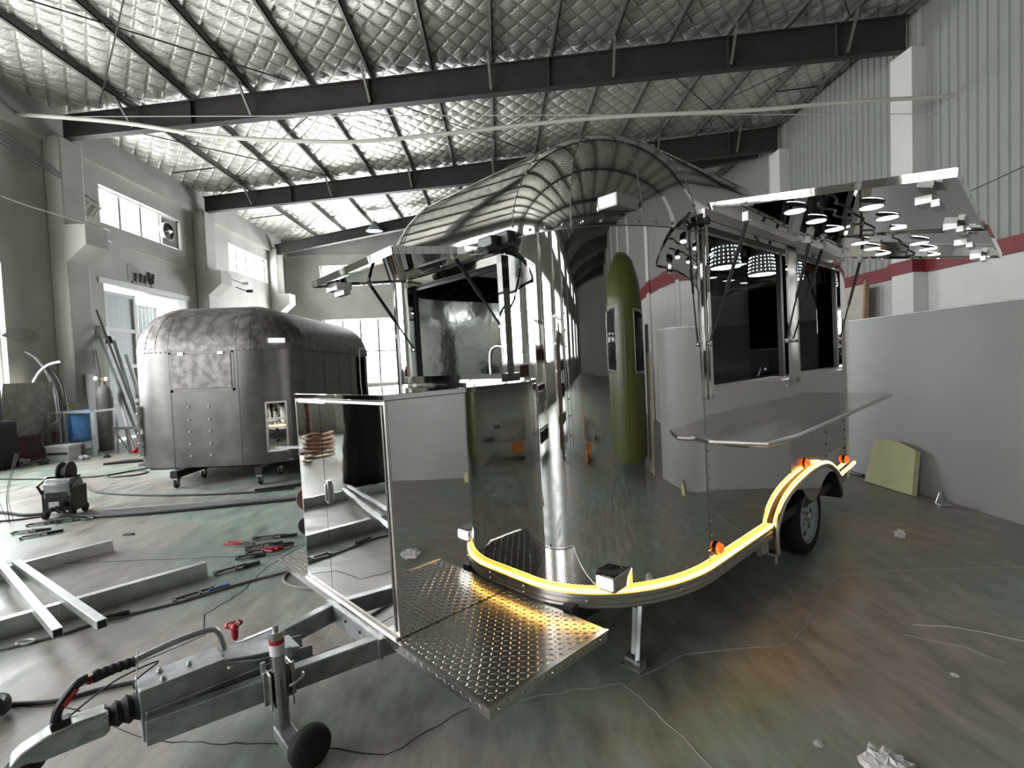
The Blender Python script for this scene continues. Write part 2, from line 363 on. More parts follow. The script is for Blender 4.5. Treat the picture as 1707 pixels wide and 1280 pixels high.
# back wall
bw = MB(); wall_grid(bw, (XL-.3, 12), (0, 9.6), [(-8.36,-3.2,.95,4.05), (-8.38,-4.2,5.7,6.6)], lambda u0,u1,v0,v1: bw.box(u0,u1,YB,YB+.3,v0,v1))
wall_back = struct('wall_back', bw, 'plaster', smooth=0)
obj('ledge', MB().box(XL, 6, YB-.09, YB, 7.02, 7.12), 'plaster', wall_back)
mapB = lambda u, d, v: (u, YB-d, v)
window(k, mapB, -8.36, -3.2, .95, 4.05, 6, 2); k += 1
window(k, mapB, -8.38, -4.2, 5.7, 6.6, 4, 1); k += 1
# wall behind the camera with its big door opening
struct('wall_front', MB().box(XL-.3, 12, YF-.3, YF, 0, 9.8), 'plaster', smooth=0)
# right wall: white masonry, red ring beam, corrugated sheets above
wall_right = struct('wall_right', MB().box(XR, XR+.3, YF, YB+.3, 0, 9.75), 'plaster_r', smooth=0)
for yc in COLS:
    obj('column', MB().box(9.69, XR, yc, yc+.65, 0, 8.55+.0), 'plaster_r', wall_right, bevel=.01)
    obj('ring_beam_wrap', MB().box(9.62, XR-.06, yc-.06, yc+.71, 3.40, 3.70), 'red', wall_right)
obj('ring_beam', MB().box(9.93, XR, YF, YB, 3.39, 3.71), 'red', wall_right)
def sheet_mesh(y0, n, pitch):
    mb = MB(); P = []
    for i in range(n):
        a = y0+i*pitch; P += [(a, 0), (a+pitch*.62, 0), (a+pitch*.72, .035), (a+pitch*.90, .035)]
    P.append((y0+n*pitch, 0))
    V = []; 
    for (y, d) in P: V += [(XR-.004-d, y, 3.71), (XR-.004-d, y, 9.62)]
    return mb.add(V, [(2*i, 2*i+1, 2*i+3, 2*i+2) for i in range(len(P)-1)])
y = YF
while y < YB-.1:
    obj('sheet', sheet_mesh(y, 5, .22), 'sheet', wall_right, smooth=0, solid=.004); y += 1.1

# roof: quilted foil, rafters, purlins, braces
res = .07
xs = np.arange(XL-.1, XR+.11, res); ys = np.arange(-7.0, YB+.31, res*1.02)
X, Y = np.meshgrid(xs, ys, indexing='ij'); q = .42
pil = np.minimum(np.abs(np.sin(PI*(X+Y*.8)/q)), np.abs(np.sin(PI*(X-Y*.8)/q)))**.4
purl_x = [-9.5]+[-8.13+1.37*i for i in range(14)]
sag = np.zeros_like(X)
for a, b in zip(purl_x[:-1], purl_x[1:]): sag = np.where((X >= a) & (X < b), np.sin(PI*(X-a)/(b-a)), sag)
blob = sum(np.sin(X*fx+Y*fy+ph)*am for fx, fy, ph, am in ((2.1,1.3,.3,.007),(-1.2,2.9,1.1,.007),(3.9,-2.2,2.,.004),(.7,4.6,.4,.007),(1.2,7.1,.9,.005)))
near_rafter = np.zeros_like(X)
for c in COLS: near_rafter += np.exp(-((Y-c)/.35)**2)
Z = foil_z(X) - .05*pil - .05*sag + blob - .09*near_rafter*np.abs(np.sin(X*7)+.4*np.sin(X*19))*.5
nx, ny = X.shape
verts = np.stack([X, Y, Z], -1).reshape(-1, 3)
ii, jj = np.meshgrid(np.arange(nx-1), np.arange(ny-1), indexing='ij'); a = (ii*ny+jj).ravel()
faces = np.stack([a, a+1, a+ny+1, a+ny], -1)
me = bpy.data.meshes.new('ceiling'); me.vertices.add(len(verts)); me.vertices.foreach_set('co', verts.ravel())
me.loops.add(faces.size); me.loops.foreach_set('vertex_index', faces.ravel().astype(np.int32))
me.polygons.add(len(faces)); me.polygons.foreach_set('loop_start', np.arange(0, faces.size, 4, dtype=np.int32)); me.polygons.foreach_set('loop_total', np.full(len(faces), 4, dtype=np.int32))
me.update(calc_edges=True); me.polygons.foreach_set('use_smooth', [True]*len(faces)); me.materials.append(M['foil'])
ceiling = bpy.data.objects.new('ceiling', me); COL.objects.link(ceiling); ceiling['kind'] = 'structure'
obj('rear_foil', MB().grid(lambda u, v: (u, v, foil_z(u)-.03), lin(XL-.1, XR+.1, 41), lin(YF-.3, -7.0, 60)), 'foil', ceiling)
obj('roof_deck', MB().prism([(XL-.35, foil_z(XL-.35)+.18), (XR+.35, foil_z(XR+.35)+.18), (XR+.35, foil_z(XR+.35)+.28), (XL-.35, foil_z(XL-.35)+.28)], lambda u,v,w: (u,w,v), YF-.3, YB+.3), 'purlin', ceiling)
for x in purl_x[1:]:
    z = purl_z(x); mb = MB()
    mb.box(x-.012, x+.012, YF, YB, z, z+.2); mb.box(x-.07, x+.012, YF, YB, z, z+.014); mb.box(x-.012, x+.07, YF, YB, z+.186, z+.2)
    obj('purlin', mb, 'purlin', ceiling, smooth=0)
def rafter(p0, p1, zb0, zb1, zt0, zt1):
    p0, p1 = Vector(p0), Vector(p1); d = (p1-p0).normalized(); s = Vector((-d.y, d.x, 0)); mb = MB(); U = Vector((0,0,1))
    def quadbox(w, a0, a1, b0, b1):
        V = []
        for p, za, zb in ((p0,a0,b0),(p1,a1,b1)):
            for sx in (-1,1):
                for z in (za, zb): V.append(p+s*sx*w/2+U*z)
        mb.add(V, [(0,1,3,2),(4,6,7,5),(0,4,5,1),(2,3,7,6),(0,2,6,4),(1,5,7,3)])
    quadbox(.02, zb0, zb1, zt0, zt1); quadbox(.20, zb0, zb1, zb0+.02, zb1+.02); quadbox(.20, zt0-.02, zt1-.02, zt0, zt1)
    return mb
for i, yc in enumerate(COLS):
    ym = yc+.28
    if i < NC-1: rb = obj('rafter', rafter((-9.72,ym,0),(9.78,ym,0), 7.08, 8.57, purl_z(-9.72), purl_z(9.78)), 'rafter', ceiling, smooth=0)
    else: rb = obj('rafter', rafter((-9.72,22.8,0),(9.75,18.7,0), 6.80, 8.86, 7.25, 9.30), 'rafter', ceiling, smooth=0)
    if NC-7 < i < NC-1:
        for x in (-6.8, -2.77, 1.37, 5.55, 8.1):
            zb = 7.08+(x+9.72)*.0764
            obj('stiffener', MB().box(x-.012, x+.012, ym-.095, ym+.095, zb+.02, purl_z(x)), 'rafter', ceiling, smooth=0)
        for x in (-8.13, -5.47, -2.77, 0., 2.82, 5.56, 8.3):
            zb = 7.10+(x+9.72)*.0764
            obj('fly_brace', MB().bar((x+.03, ym-.10, zb+.06), (x-.02, ym-.55, purl_z(x)+.02), .05, .05), 'purlin', ceiling, smooth=0)
for (x0,y0,x1,y1) in ((-9.6,11.9,-5.1,17.2),(-3.6,12.2,-9.2,17.4),(-3.4,11.9,1.4,17.1),(3.2,12.0,-1.6,17.2),(3.6,12.0,8.2,17.2),(9.6,12.1,4.8,17.1),(-9.6,6.4,-4.4,11.6),(-3.8,6.4,-8.6,11.6),(3.6,6.5,8.2,11.6)):
    obj('brace_rod', MB().tube([(x0,y0,purl_z(x0)-.02),(x1,y1,purl_z(x1)-.02)], .014, 6), 'rafter', ceiling)
for x0, yy in ((-9.5,15.5),(-9.5,20.2),(8.3,15.0)):
    obj('tie_bar', MB().bar((x0,yy,purl_z(x0)+.05),(x0+1.35,yy,purl_z(x0+1.35)+.05), .03, .03), 'rafter', ceiling)

# sliding steel gate in the left wall: one leaf standing shut, the other swung out
door = struct('door_1', MB().box(XL-.06, XL+.02, 13.05, 16.8, 4.05, 4.2).box(XL-.1, XL+.015, 16.56, 16.64, 0, 4.05), 'frame_w', smooth=0)
def leaf(name, y0, y1, x, parent, m):
    n = max(3, round((y1-y0)/.17)); w = (y1-y0)/n
    for i in range(n):
        obj('leaf_sheet', MB().box(x-.012, x+.012, y0+i*w+.008, y0+(i+1)*w-.008, .08, 3.86).box(x-.02, x-.012, y0+i*w, y0+i*w+.02, .08, 3.86), m, parent, smooth=0)
    for z in (.10, 1.0, 1.95, 2.9, 3.84): obj('leaf_rail', MB().box(x+.012, x+.05, y0, y1, z-.05, z+.05), 'frame_w', parent, smooth=0)
    for yy in (y0, y1): obj('leaf_stile', MB().box(x-.01, x+.055, yy-.04, yy+.04, .05, 3.9), 'frame_w', parent, smooth=0)
leaf('leaf', 13.28, 14.36, XL-.12, door, 'doorleaf')
leaf('leaf', 14.75, 16.4, XL-.85, door, 'doorleaf')

# ------------------------------------------------------------------ rounded trailer shells
class Shell:
    """rounded travel trailer body: plan is a rectangle with elliptical corners, roof an ellipse of height H above zw"""
    def __init__(s, x0, x1, W, ax, ay, zb, zw, H): s.x0, s.x1, s.W, s.ax, s.ay, s.zb, s.zw, s.H = x0, x1, W, ax, ay, zb, zw, H
    def corner(s, c, th, ph):
        """c: 'fr','fl','rr','rl' (front/rear, y=0/y=W side); th 0 = end face, pi/2 = side; ph 0 = wall top, pi/2 = roof"""
        cx = s.x0+s.ax if c[0] == 'f' else s.x1-s.ax; cy = s.ay if c[1] == 'r' else s.W-s.ay
        sx = -1 if c[0] == 'f' else 1; sy = -1 if c[1] == 'r' else 1
        e = lambda t: math.copysign(abs(t), t)
        return (cx+sx*s.ax*math.cos(th)*math.cos(ph), cy+sy*s.ay*math.sin(th)*math.cos(ph), s.zw+s.H*math.sin(ph))
    def wall(s, c, th, z): p = s.corner(c, th, 0); return (p[0], p[1], z)
    def plan(s, c, th, out=0):
        p = s.corner(c, th, 0); sx = -1 if c[0] == 'f' else 1; sy = -1 if c[1] == 'r' else 1
        n = Vector((sx*math.cos(th)/s.ax, sy*math.sin(th)/s.ay, 0)).normalized(); return Vector(p)*1+n*out, n
    def end_roof(s, y, ph, f=True): return ((s.x0+s.ax-s.ax*math.cos(ph)) if f else (s.x1-s.ax+s.ax*math.cos(ph)), y, s.zw+s.H*math.sin(ph))
    def side_roof(s, x, ph, r=True): return (x, (s.ay-s.ay*math.cos(ph)) if r else (s.W-s.ay+s.ay*math.cos(ph)), s.zw+s.H*math.sin(ph))
H2 = PI/2
def shell_common(S, parent, m_wall, m_roof, gores, seam_m, skip_front=False, skip_side=False):
    for c in ('fr','fl','rr','rl'):
        flip = c in ('fl','rr')
        obj('corner_panel', MB().grid(lambda u, v: S.wall(c, u, v), lin(0, H2, 33), lin(S.zb, S.zw, 2)), m_wall, parent, smooth=60)
        for g in range(gores):
            a, b = H2*g/gores, H2*(g+1)/gores
            obj('dome_panel', MB().grid(lambda u, v: S.corner(c, u, v), lin(a, b, 33//gores+3), lin(0, H2, 25)), m_roof, parent, smooth=60)
            if g: obj('seam', MB().tube([Vector(S.corner(c, a, p))+Vector((0,0,.001)) for p in lin(0, H2, 20)], .0026, 5), seam_m, parent)
    for f in (True, False):
        obj('end_roof_panel', MB().grid(lambda u, v: S.end_roof(u, v, f), lin(S.ay, S.W-S.ay, 5), lin(0, H2, 33)), m_roof, parent, smooth=60)
    for r in (True, False):
        obj('side_roof_panel', MB().grid(lambda u, v: S.side_roof(u, v, r), lin(S.x0+S.ax, S.x1-S.ax, 5), lin(0, H2, 33)), m_roof, parent, smooth=60)
    obj('top_panel', MB().grid(lambda u, v: (u, v, S.zw+S.H), lin(S.x0+S.ax, S.x1-S.ax, 4), lin(S.ay, S.W-S.ay, 4)), m_roof, parent)
    # seams: round the wall top and over the roof at the ends of the corners
    P = []
    for c, ths in (('rr', lin(0, H2, 18)), ('fr', lin(H2, 0, 18)), ('fl', lin(0, H2, 18)), ('rl', lin(H2, 0, 18))): P += [S.plan(c, t, .002)[0] for t in ths]
    P.append(P[0]); obj('seam', MB().tube([Vector((p[0], p[1], S.zw)) for p in P], .003, 5, False), seam_m, parent)
    for xx, f in ((S.x0+S.ax, True), (S.x1-S.ax, False)):
        obj('seam', MB().tube([S.side_roof(xx, p, True) for p in lin(0, H2, 20)]+[S.side_roof(xx, p, False) for p in lin(H2, 0, 20)], .0028, 5), seam_m, parent)
    for yy in (S.ay, S.W-S.ay):
        obj('seam', MB().tube([S.end_roof(yy, p, True) for p in lin(0, H2, 20)], .0028, 5), seam_m, parent)
def rivets(pts, r=.008):
    mb = MB()
    for p in pts: mb.ball(p, r, 6, 4)
    return mb

# ------------------------------------------------------------------ the polished food trailer
TM = (rotz(0.72740189) @ roty(-0.01703419) @ rotx(-0.00970246)).to_4x4(); TM.translation = (2.271, 3.786, 0)
FT = thing('food_trailer', 'mirror polished rounded food trailer with raised awnings and glowing amber light strip', 'food trailer', mw=TM)
S = Shell(-2.30, 2.0, 2.4, .80, .63, .40, 2.31, .69)
shell_common(S, FT, 'mirror', 'roofsteel', 3, 'raw_dark')
# front wall round the hatch, other walls
fr = MB(); wall_grid(fr, (.63, 1.77), (.40, 2.31), [(.74,1.66,1.60,2.20)], lambda u0,u1,v0,v1: fr.box(-2.30, -2.28, u0, u1, v0, v1)); obj('front_wall', fr, 'mirror', FT, smooth=0)
sr = MB(); wall_grid(sr, (-1.50, 1.20), (.40, 2.34), [(-1.45,-.25,1.41,2.345), (-.05,1.07,1.41,2.345), (-.60,.95,.39,.72)], lambda u0,u1,v0,v1: sr.box(u0, u1, 0, .02, v0, v1))
ARCH = [(-.60,.50),(-.53,.555),(-.42,.605),(-.25,.648),(-.02,.68),(.18,.695),(.36,.692),(.52,.67),(.66,.62),(.76,.565),(.87,.49),(.95,.40)]
for (xa, za), (xb, zb) in zip(ARCH[:-1], ARCH[1:]): sr.prism([(xa,za),(xb,zb),(xb,.72),(xa,.72)], lambda u,v,w: (u,w,v), 0, .02)
obj('side_wall', sr, 'mirror', FT, smooth=0)
obj('side_wall', MB().box(-1.5, 1.2, 2.38, 2.4, .40, 2.31), 'mirror', FT)
obj('rear_wall', MB().box(1.98, 2.0, .63, 1.77, .40, 2.31), 'mirror', FT)
obj('corner_seam', MB().box(-1.508, -1.497, -.004, .0, .47, 2.31), 'satin', FT)
obj('side_panel_skin', MB().box(-.22, 1.19, -.004, 0, .73, 1.17), 'satin', FT)
rv = [S.plan('fr', t, .001)[0]+Vector((0,0,2.335-S.zw)) for t in lin(.05, H2, 12)]
rv += [(-1.49, 0, z) for z in lin(.55, 1.1, 8)]+[(-1.515, .0, z) for z in lin(.55, 2.2, 2)]
rv += [Vector(S.corner('fr', H2, p)) for p in lin(.1, 1.4, 12)]+[Vector(S.corner('fr', 0, p)) for p in lin(.1, 1.4, 12)]
obj('rivet', rivets(rv, .009), 'satin', FT, kind='stuff')
obj('rivet', rivets([(.62, -.004, z) for z in lin(.62, 1.12, 6)]+[(1.16, -.004, z) for z in lin(.62, 1.12, 7)], .008), 'black', FT, kind='stuff')
# inside
inn = MB()
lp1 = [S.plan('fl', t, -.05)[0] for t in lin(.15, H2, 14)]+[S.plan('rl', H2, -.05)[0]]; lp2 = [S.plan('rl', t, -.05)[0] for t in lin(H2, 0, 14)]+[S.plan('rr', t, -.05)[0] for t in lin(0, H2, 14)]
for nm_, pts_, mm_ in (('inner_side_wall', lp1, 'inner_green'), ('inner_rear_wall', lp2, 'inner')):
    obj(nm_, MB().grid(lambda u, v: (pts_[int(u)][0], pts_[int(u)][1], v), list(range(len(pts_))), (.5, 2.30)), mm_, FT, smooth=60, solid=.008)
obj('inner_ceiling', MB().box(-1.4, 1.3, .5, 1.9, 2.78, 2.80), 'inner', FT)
def plan_poly(S, d):
    P = []
    for c, ths in (('fr', lin(0, H2, 10)), ('rr', lin(H2, 0, 10)), ('rl', lin(0, H2, 10)), ('fl', lin(H2, 0, 10))): P += [tuple(S.plan(c, t, -d)[0])[:2] for t in ths]
    return P
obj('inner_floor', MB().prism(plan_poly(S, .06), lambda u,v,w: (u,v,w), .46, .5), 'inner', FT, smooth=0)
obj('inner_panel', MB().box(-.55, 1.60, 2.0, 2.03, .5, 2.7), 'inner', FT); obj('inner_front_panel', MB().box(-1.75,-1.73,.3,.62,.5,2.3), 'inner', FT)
obj('worktop', MB().box(-1.45, 1.25, .06, .60, 1.36, 1.39), 'inner', FT)
obj('worktop', MB().box(-2.2, -.6, 1.75, 2.33, 1.38, 1.41), 'satin', FT)
obj('worktop', MB().box(-2.26, -1.95, .75, 1.75, 1.53, 1.56), 'satin', FT)
obj('inner_side_panel', MB().box(-2.04, 1.0, 2.13, 2.15, .5, 2.30), 'inner_green', FT)
hood = obj('range_hood', MB().prism([(1.55,2.36),(2.33,2.20),(2.33,2.62),(1.55,2.62)], lambda u,v,w: (w,u,v), -1.85, -.45), 'inner', FT)
for i in range(9):
    xx = -1.80+i*.15; obj('baffle', MB().prism([(1.57,2.335),(2.30,2.185),(2.30,2.165),(1.57,2.315)], lambda u,v,w: (w,u,v), xx, xx+.10), 'inner', hood)
obj('hood_lip', MB().box(-1.85, -.45, 1.52, 1.56, 2.30, 2.38), 'satin', FT)
# hatch frame at the front
ff = MB(); ff.box(-2.325,-2.27,.70,.74,1.56,2.24); ff.box(-2.325,-2.27,1.66,1.70,1.56,2.24); ff.box(-2.325,-2.27,.70,1.70,2.20,2.24); ff.box(-2.37,-2.25,.70,1.70,1.555,1.60)
obj('hatch_frame', ff, 'mirror', FT, smooth=0)
obj('hatch_seal', MB().box(-2.275,-2.255,.74,.76,1.60,2.20).box(-2.275,-2.255,1.64,1.66,1.60,2.20).box(-2.275,-2.255,.74,1.66,2.18,2.20), 'black', FT, smooth=0)
# front awning
def awning(name, c00, c10, c01, c11, th, parent, mskin='mirror'):
    """panel with a folded rim: c00-c10 hinge edge, c01-c11 outer edge"""
    c00, c10, c01, c11 = map(Vector, (c00, c10, c01, c11)); n = (c10-c00).cross(c01-c00).normalized()
    if n.z < 0: n = -n
    mb = MB(); P = [c00,c10,c11,c01]; mb.add(P+[p+n*th for p in P], [(3,2,1,0),(4,5,6,7),(0,1,5,4),(1,2,6,5),(2,3,7,6),(3,0,4,7)])
    o = obj(name, mb, mskin, parent, smooth=0)
    rim = MB()
    for a, b in ((c00,c01),(c01,c11),(c11,c10)): rim.bar(a+n*th*.5-n*.005, b+n*th*.5-n*.005, .010, th+.010, n)
    obj('awning_rim', rim, 'mirror', o, smooth=0)
    return o, n
fa, n = awning('front_awning', (-2.31,.70,2.255), (-2.31,1.70,2.255), (-2.985,.70,2.185), (-2.985,1.62,2.165), .026, FT)
obj('hinge', MB().cyl((-2.33,.70,2.28),(-2.33,1.70,2.28), .016, 10), 'alu', FT)
obj('hinge_block', MB().box(-2.42,-2.30,.66,.78,2.27,2.33), 'black', FT, bevel=.01)
obj('latch', MB().box(-2.93,-2.84,1.42,1.56,2.125,2.165).box(-2.90,-2.86,1.40,1.52,2.095,2.125), 'satin', fa)
def gas_strut(p0, p1, parent):
    p0, p1 = Vector(p0), Vector(p1); m = p0+(p1-p0)*.55
    o = obj('gas_strut', MB().cyl(p0, m, .011, 10), 'black', parent); q = o if parent is FT else parent; obj('strut_rod', MB().cyl(m, p1, .006, 8), 'steel_black', q)
    obj('strut_bracket', MB().ball(p0, .018, 8, 6), 'alu', q); obj('strut_bracket', MB().ball(p1, .016, 8, 6), 'alu', q)
gas_strut((-2.62,1.62,2.20),(-2.31,1.64,1.78), FT); gas_strut((-2.58,.78,2.22),(-2.30,.76,1.86), FT)
# serving windows
def serving(u0, u1):
    t = .035; mb = MB(); y0, y1 = -.03, .03
    mb.box(u0,u1,y0,y1,1.39,1.425); mb.box(u0,u1,y0,y1,2.345,2.38); mb.box(u0,u0+t,y0,y1,1.39,2.38); mb.box(u1-t,u1,y0,y1,1.39,2.38)
    f = obj('serving_window', mb, 'mirror', FT, smooth=0)
    obj('seal', MB().box(u0+t,u0+t+.02,.0,.03,1.425,2.345).box(u1-t-.02,u1-t,.0,.03,1.425,2.345).box(u0+t,u1-t,.0,.03,2.325,2.345), 'black', f, smooth=0)
    m = (u0+u1)/2
    for a, b, yy in ((u0+t+.02, m+.02, .008), (m-.02, u1-t-.02, .02)):
        if a > m-.1 : continue
        obj('glass_pane', MB().box(a, b, yy, yy+.005, 1.425, 2.325), 'glass_t', f, smooth=0)
    obj('track', MB().box(u0+t, u1-t, -.01, .09, 1.425, 1.450), 'alu', f, smooth=0)
serving(-1.475, -.235); serving(-.065, 1.085)
obj('window_post', MB().box(-.235, -.065, -.008, .0, 1.37, 2.40), 'satin', FT)
obj('drip_rail', MB().box(-1.5, 1.15, -.045, .0, 2.405, 2.43).box(-1.5,1.15,-.045,-.035,2.38,2.405), 'alu', FT, smooth=0)
for u0, u1, z1 in ((-1.46,-.20,2.305), (-.17,1.10,2.265)):
    a, n = awning('side_awning', (u0,-.045,2.435), (u1,-.045,2.415), (u0,-1.065,z1), (u1,-1.055,z1-.03), .026, FT)
    hz = lambda x, y: 2.43+(z1-2.44)*(-y/1.06)-.012
    for yy, sh in ((-.40, .0), (-.71, .12)):
        for i in range(3):
            xx = u0+.24+sh+i*.35; zz = hz(xx, yy)
            o = obj('downlight', MB().lathe([(.056,0),(.056,-.004),(.048,-.005)], (xx,yy,zz+.004), 'z', 20), 'black', a)
            obj('light_disc', MB().lathe([(.050,-.0055),(.048,-.0075),(.001,-.0075)], (xx,yy,zz+.004), 'z', 20), 'lamp_white', a)
    for xx in (u0+.13, u1-.12):
        gas_strut((xx,-.20,hz(xx,-.20)-.04), ((u0-.025) if xx < (u0+u1)/2 else u1-.12,-.035,1.70), a)
        obj('bracket_plate', MB().box(xx-.03,xx+.03,-.215,-.185,hz(xx,-.20)-.045,hz(xx,-.20)), 'alu', a)
    for xx, yy in ((u0+.30,-.93), (u1-.12,-.93)):
        zz = hz(xx, yy); obj('latch', MB().box(xx-.07,xx+.07,yy-.03,yy+.03,zz-.035,zz).box(xx-.06,xx+.10,yy-.055,yy-.025,zz-.055,zz-.025), 'satin', a)
    wy = [(u0+.06+(u1-u0-.12)*i/14, -.56+.018*math.sin(i*1.9), hz(0,-.56)-.010-.003*(i%3)) for i in range(15)]
    obj('lamp_cable', MB().tube(smooth_path(wy, 3), .006, 6), 'black', a)
# fold-down counter
ct = MB().prism([(-1.56,.02),(-1.60,.0),(-1.66,-.10),(-1.60,-.36),(-1.30,-.40),(1.24,-.34),(1.30,-.28),(1.28,0.)], lambda u,v,w: (u,v,w), 1.172, 1.198)
cto = obj('counter', ct, 'satin', FT, smooth=0); obj('counter_trim', MB().tube([(-1.60,.0,1.185),(-1.66,-.10,1.185),(-1.60,-.362,1.185),(-1.30,-.402,1.185),(1.24,-.342,1.185),(1.30,-.28,1.185)], .013, 8), 'alu', cto)
for xx in (-1.1, -.1, .9): obj('counter_bracket', MB().box(xx-.03,xx+.03,-.07,0,1.07,1.172).bar((xx,-.02,1.09),(xx,-.26,1.165),.03,.02), 'black', cto)
# rail, light strip and rivets along front and side
path, nor = [], []
def addp(p, n): path.append((p[0], p[1])); nor.append((n[0], n[1]))
for t in lin(H2, 0, 24): addp(*S.plan('fl', t))
for yy in lin(1.7, .7, 6): addp((-2.30, yy), (-1, 0))
for t in lin(0, H2, 30): addp(*S.plan('fr', t))
for xx in lin(-1.4, -.66, 5): addp((xx, 0), (0, -1))
prof = [(.0,.375),(.02,.375),(.028,.385),(.028,.398),(.021,.402),(.021,.410),(.030,.414),(.030,.428),(.022,.432),(.022,.440),(.030,.445),(.030,.455),(.0,.455)]
rail = obj('bumper_rail', MB().sweep(prof, path, nor), 'alu', FT)
obj('rail_bolt', rivets([(-2.335,yy,z) for yy in (.66,1.74) for z in (.405,.435)]+[(S.plan('fr',t,.03)[0][0],S.plan('fr',t,.03)[0][1],.42) for t in (.5,1.2)]+[(xx,-.03,.42) for xx in lin(-1.4,-.7,5)], .008), 'satin', rail, kind='stuff')
arch = [(-.64,.475),(-.61,.515),(-.53,.575),(-.42,.625),(-.25,.668),(-.02,.70),(.18,.715),(.36,.712),(.52,.69),(.66,.64),(.76,.585),(.86,.515),(1.0,.522),(1.2,.53),(1.34,.545)]
led = MB().sweep([(.004,.458),(.022,.458),(.026,.468),(.022,.478),(.004,.478)], path, nor); LO = obj('light_strip', led, 'led', FT)
apts = smooth_path([(x,-.035,z) for x, z in arch], 4)
obj('light_strip', MB().tube(apts, .011, 8), 'led', FT)
bd = MB(); cum = 0.; step = .019
pl = [Vector((p[0]+q[0]*.026, p[1]+q[1]*.026, .469)) for p, q in zip(path, nor)]
def beads_along(pl, r):
    acc = 0.
    for a, b in zip(pl[:-1], pl[1:]):
        L = (b-a).length; t = -acc
        t = step-acc if acc else 0.
        while t < L:
            c = a+(b-a)*(t/L); d = (b-a).normalized(); bd.obox(c, d, Vector((0,0,1)), d.cross(Vector((0,0,1))), .0045, .0075, r); t += step
        acc = L-(t-step)
beads_along(pl, .004); beads_along(apts, .013)
obj('led_bead', bd, 'bead', FT, kind='stuff')
# wheel arch, skirt, wheels
trim = MB(); fp = smooth_path([(-.635,-.045,.27),(-.64,-.045,.40),(-.62,-.045,.49),(-.54,-.045,.553),(-.43,-.045,.602),(-.26,-.045,.645),(-.02,-.045,.678),(.18,-.045,.693),(.36,-.045,.69),(.51,-.045,.668),(.65,-.045,.618),(.75,-.045,.565),(.85,-.045,.495)], 4)
fo = obj('fender', trim.tube(fp, .016, 8), 'alu', FT)
top = [(-.60,.50),(-.53,.555),(-.42,.605),(-.25,.648),(-.02,.68),(.18,.695),(.36,.692),(.52,.67),(.66,.62),(.76,.565),(.87,.49),(.95,.34)]
low = [(.915,.33),(.86,.43),(.77,.53),(.66,.585),(.56,.60),(.46,.585),(.37,.545),(.28,.49),(.20,.455),(.11,.455),(.03,.49),(-.03,.545),(-.10,.59),(-.20,.615),(-.33,.60),(-.44,.55),(-.53,.47),(-.58,.40),(-.60,.40)]
obj('fender_skirt', MB().prism(top+low, lambda u,v,w: (u,w,v), -.04, -.028), 'mirror', fo, smooth=0)
obj('wheel_well', MB().prism([(-.62,.42)]+[(x,z) for x, z in top]+[(.95,.30),(.90,.30)]+[(x,z-.02) for x, z in reversed(top[1:-1])], lambda u,v,w: (u,w,v), -.028, .30), 'steel_black', fo, smooth=0)
obj('fender_foot', MB().box(-.67,-.60,-.05,.12,.26,.275).cyl((-.635,-.03,.20),(-.635,-.03,.275),.012,8).box(-.75,-.62,.02,.05,.27,.39), 'alu', fo, smooth=0)
def wheel(parent, c, r, w, side):
    cx, cy, cz = c; h = w/2
    prf = [(r*.62,-h*.86),(r*.80,-h),(r*.93,-h*.93),(r*.985,-h*.72),(r,-h*.5),(r,-h*.28),(r*.975,-h*.26),(r*.975,-h*.2),(r,-h*.18),(r,-h*.03),(r*.975,0),(r,h*.03),(r,h*.18),(r*.975,h*.2),(r*.975,h*.26),(r,h*.28),(r,h*.5),(r*.985,h*.72),(r*.93,h*.93),(r*.80,h),(r*.62,h*.86)]
    t = obj('wheel', MB().lathe(prf, c, 'y', 48, False), 'rubber', parent, smooth=50)
    y1 = cy+side*h
    rp = [(r*.66, -h*.80),(r*.68,-h*.92),(r*.655,-h*.95),(r*.62,-h*.80),(r*.55,-h*.55),(r*.40,-h*.50),(r*.34,-h*.62),(r*.20,-h*.66),(.001,-h*.60)]
    if side > 0: rp = [(a,-b) for a, b in rp]
    rm = obj('rim', MB().lathe(rp, c, 'y', 40, False), 'rim', t)
    hb = MB()
    for k in range(8):
        a = 2*PI*k/8; hb.obox((cx+math.cos(a)*r*.475, cy+side*h*.53, cz+math.sin(a)*r*.475), (math.cos(a),0,math.sin(a)), (-math.sin(a),0,math.cos(a)), (0,1,0), r*.05, r*.07, .004)
    obj('rim_slot', hb, 'black', t, smooth=0)
    nb = MB().lathe([(r*.12,0),(r*.12,side*.03),(r*.09,side*.04)], (cx,cy+side*h*.62,cz), 'y', 16)
    for k in range(5):
        a = 2*PI*k/5; nb.cyl((cx+math.cos(a)*r*.25,cy+side*h*.6,cz+math.sin(a)*r*.25),(cx+math.cos(a)*r*.25,cy+side*h*.74,cz+math.sin(a)*r*.25),.011,6)
    obj('hub', nb, 'alu', t)
wheel(FT, (.22,.11,.295), .305, .20, -1); wheel(FT, (.22,2.29,.295), .305, .20, 1)
obj('axle', MB().cyl((.22,.2,.295),(.22,2.2,.295),.035,12), 'steel_black', FT)
obj('chassis_beam', MB().box(-2.3,1.9,.35,.41,.30,.40).box(-2.3,1.9,1.99,2.05,.30,.40), 'steel_black', FT, smooth=0)
obj('underbody', MB().prism(plan_poly(S, .025), lambda u,v,w: (u,v,w), .39, .455), 'steel_black', FT, smooth=0)
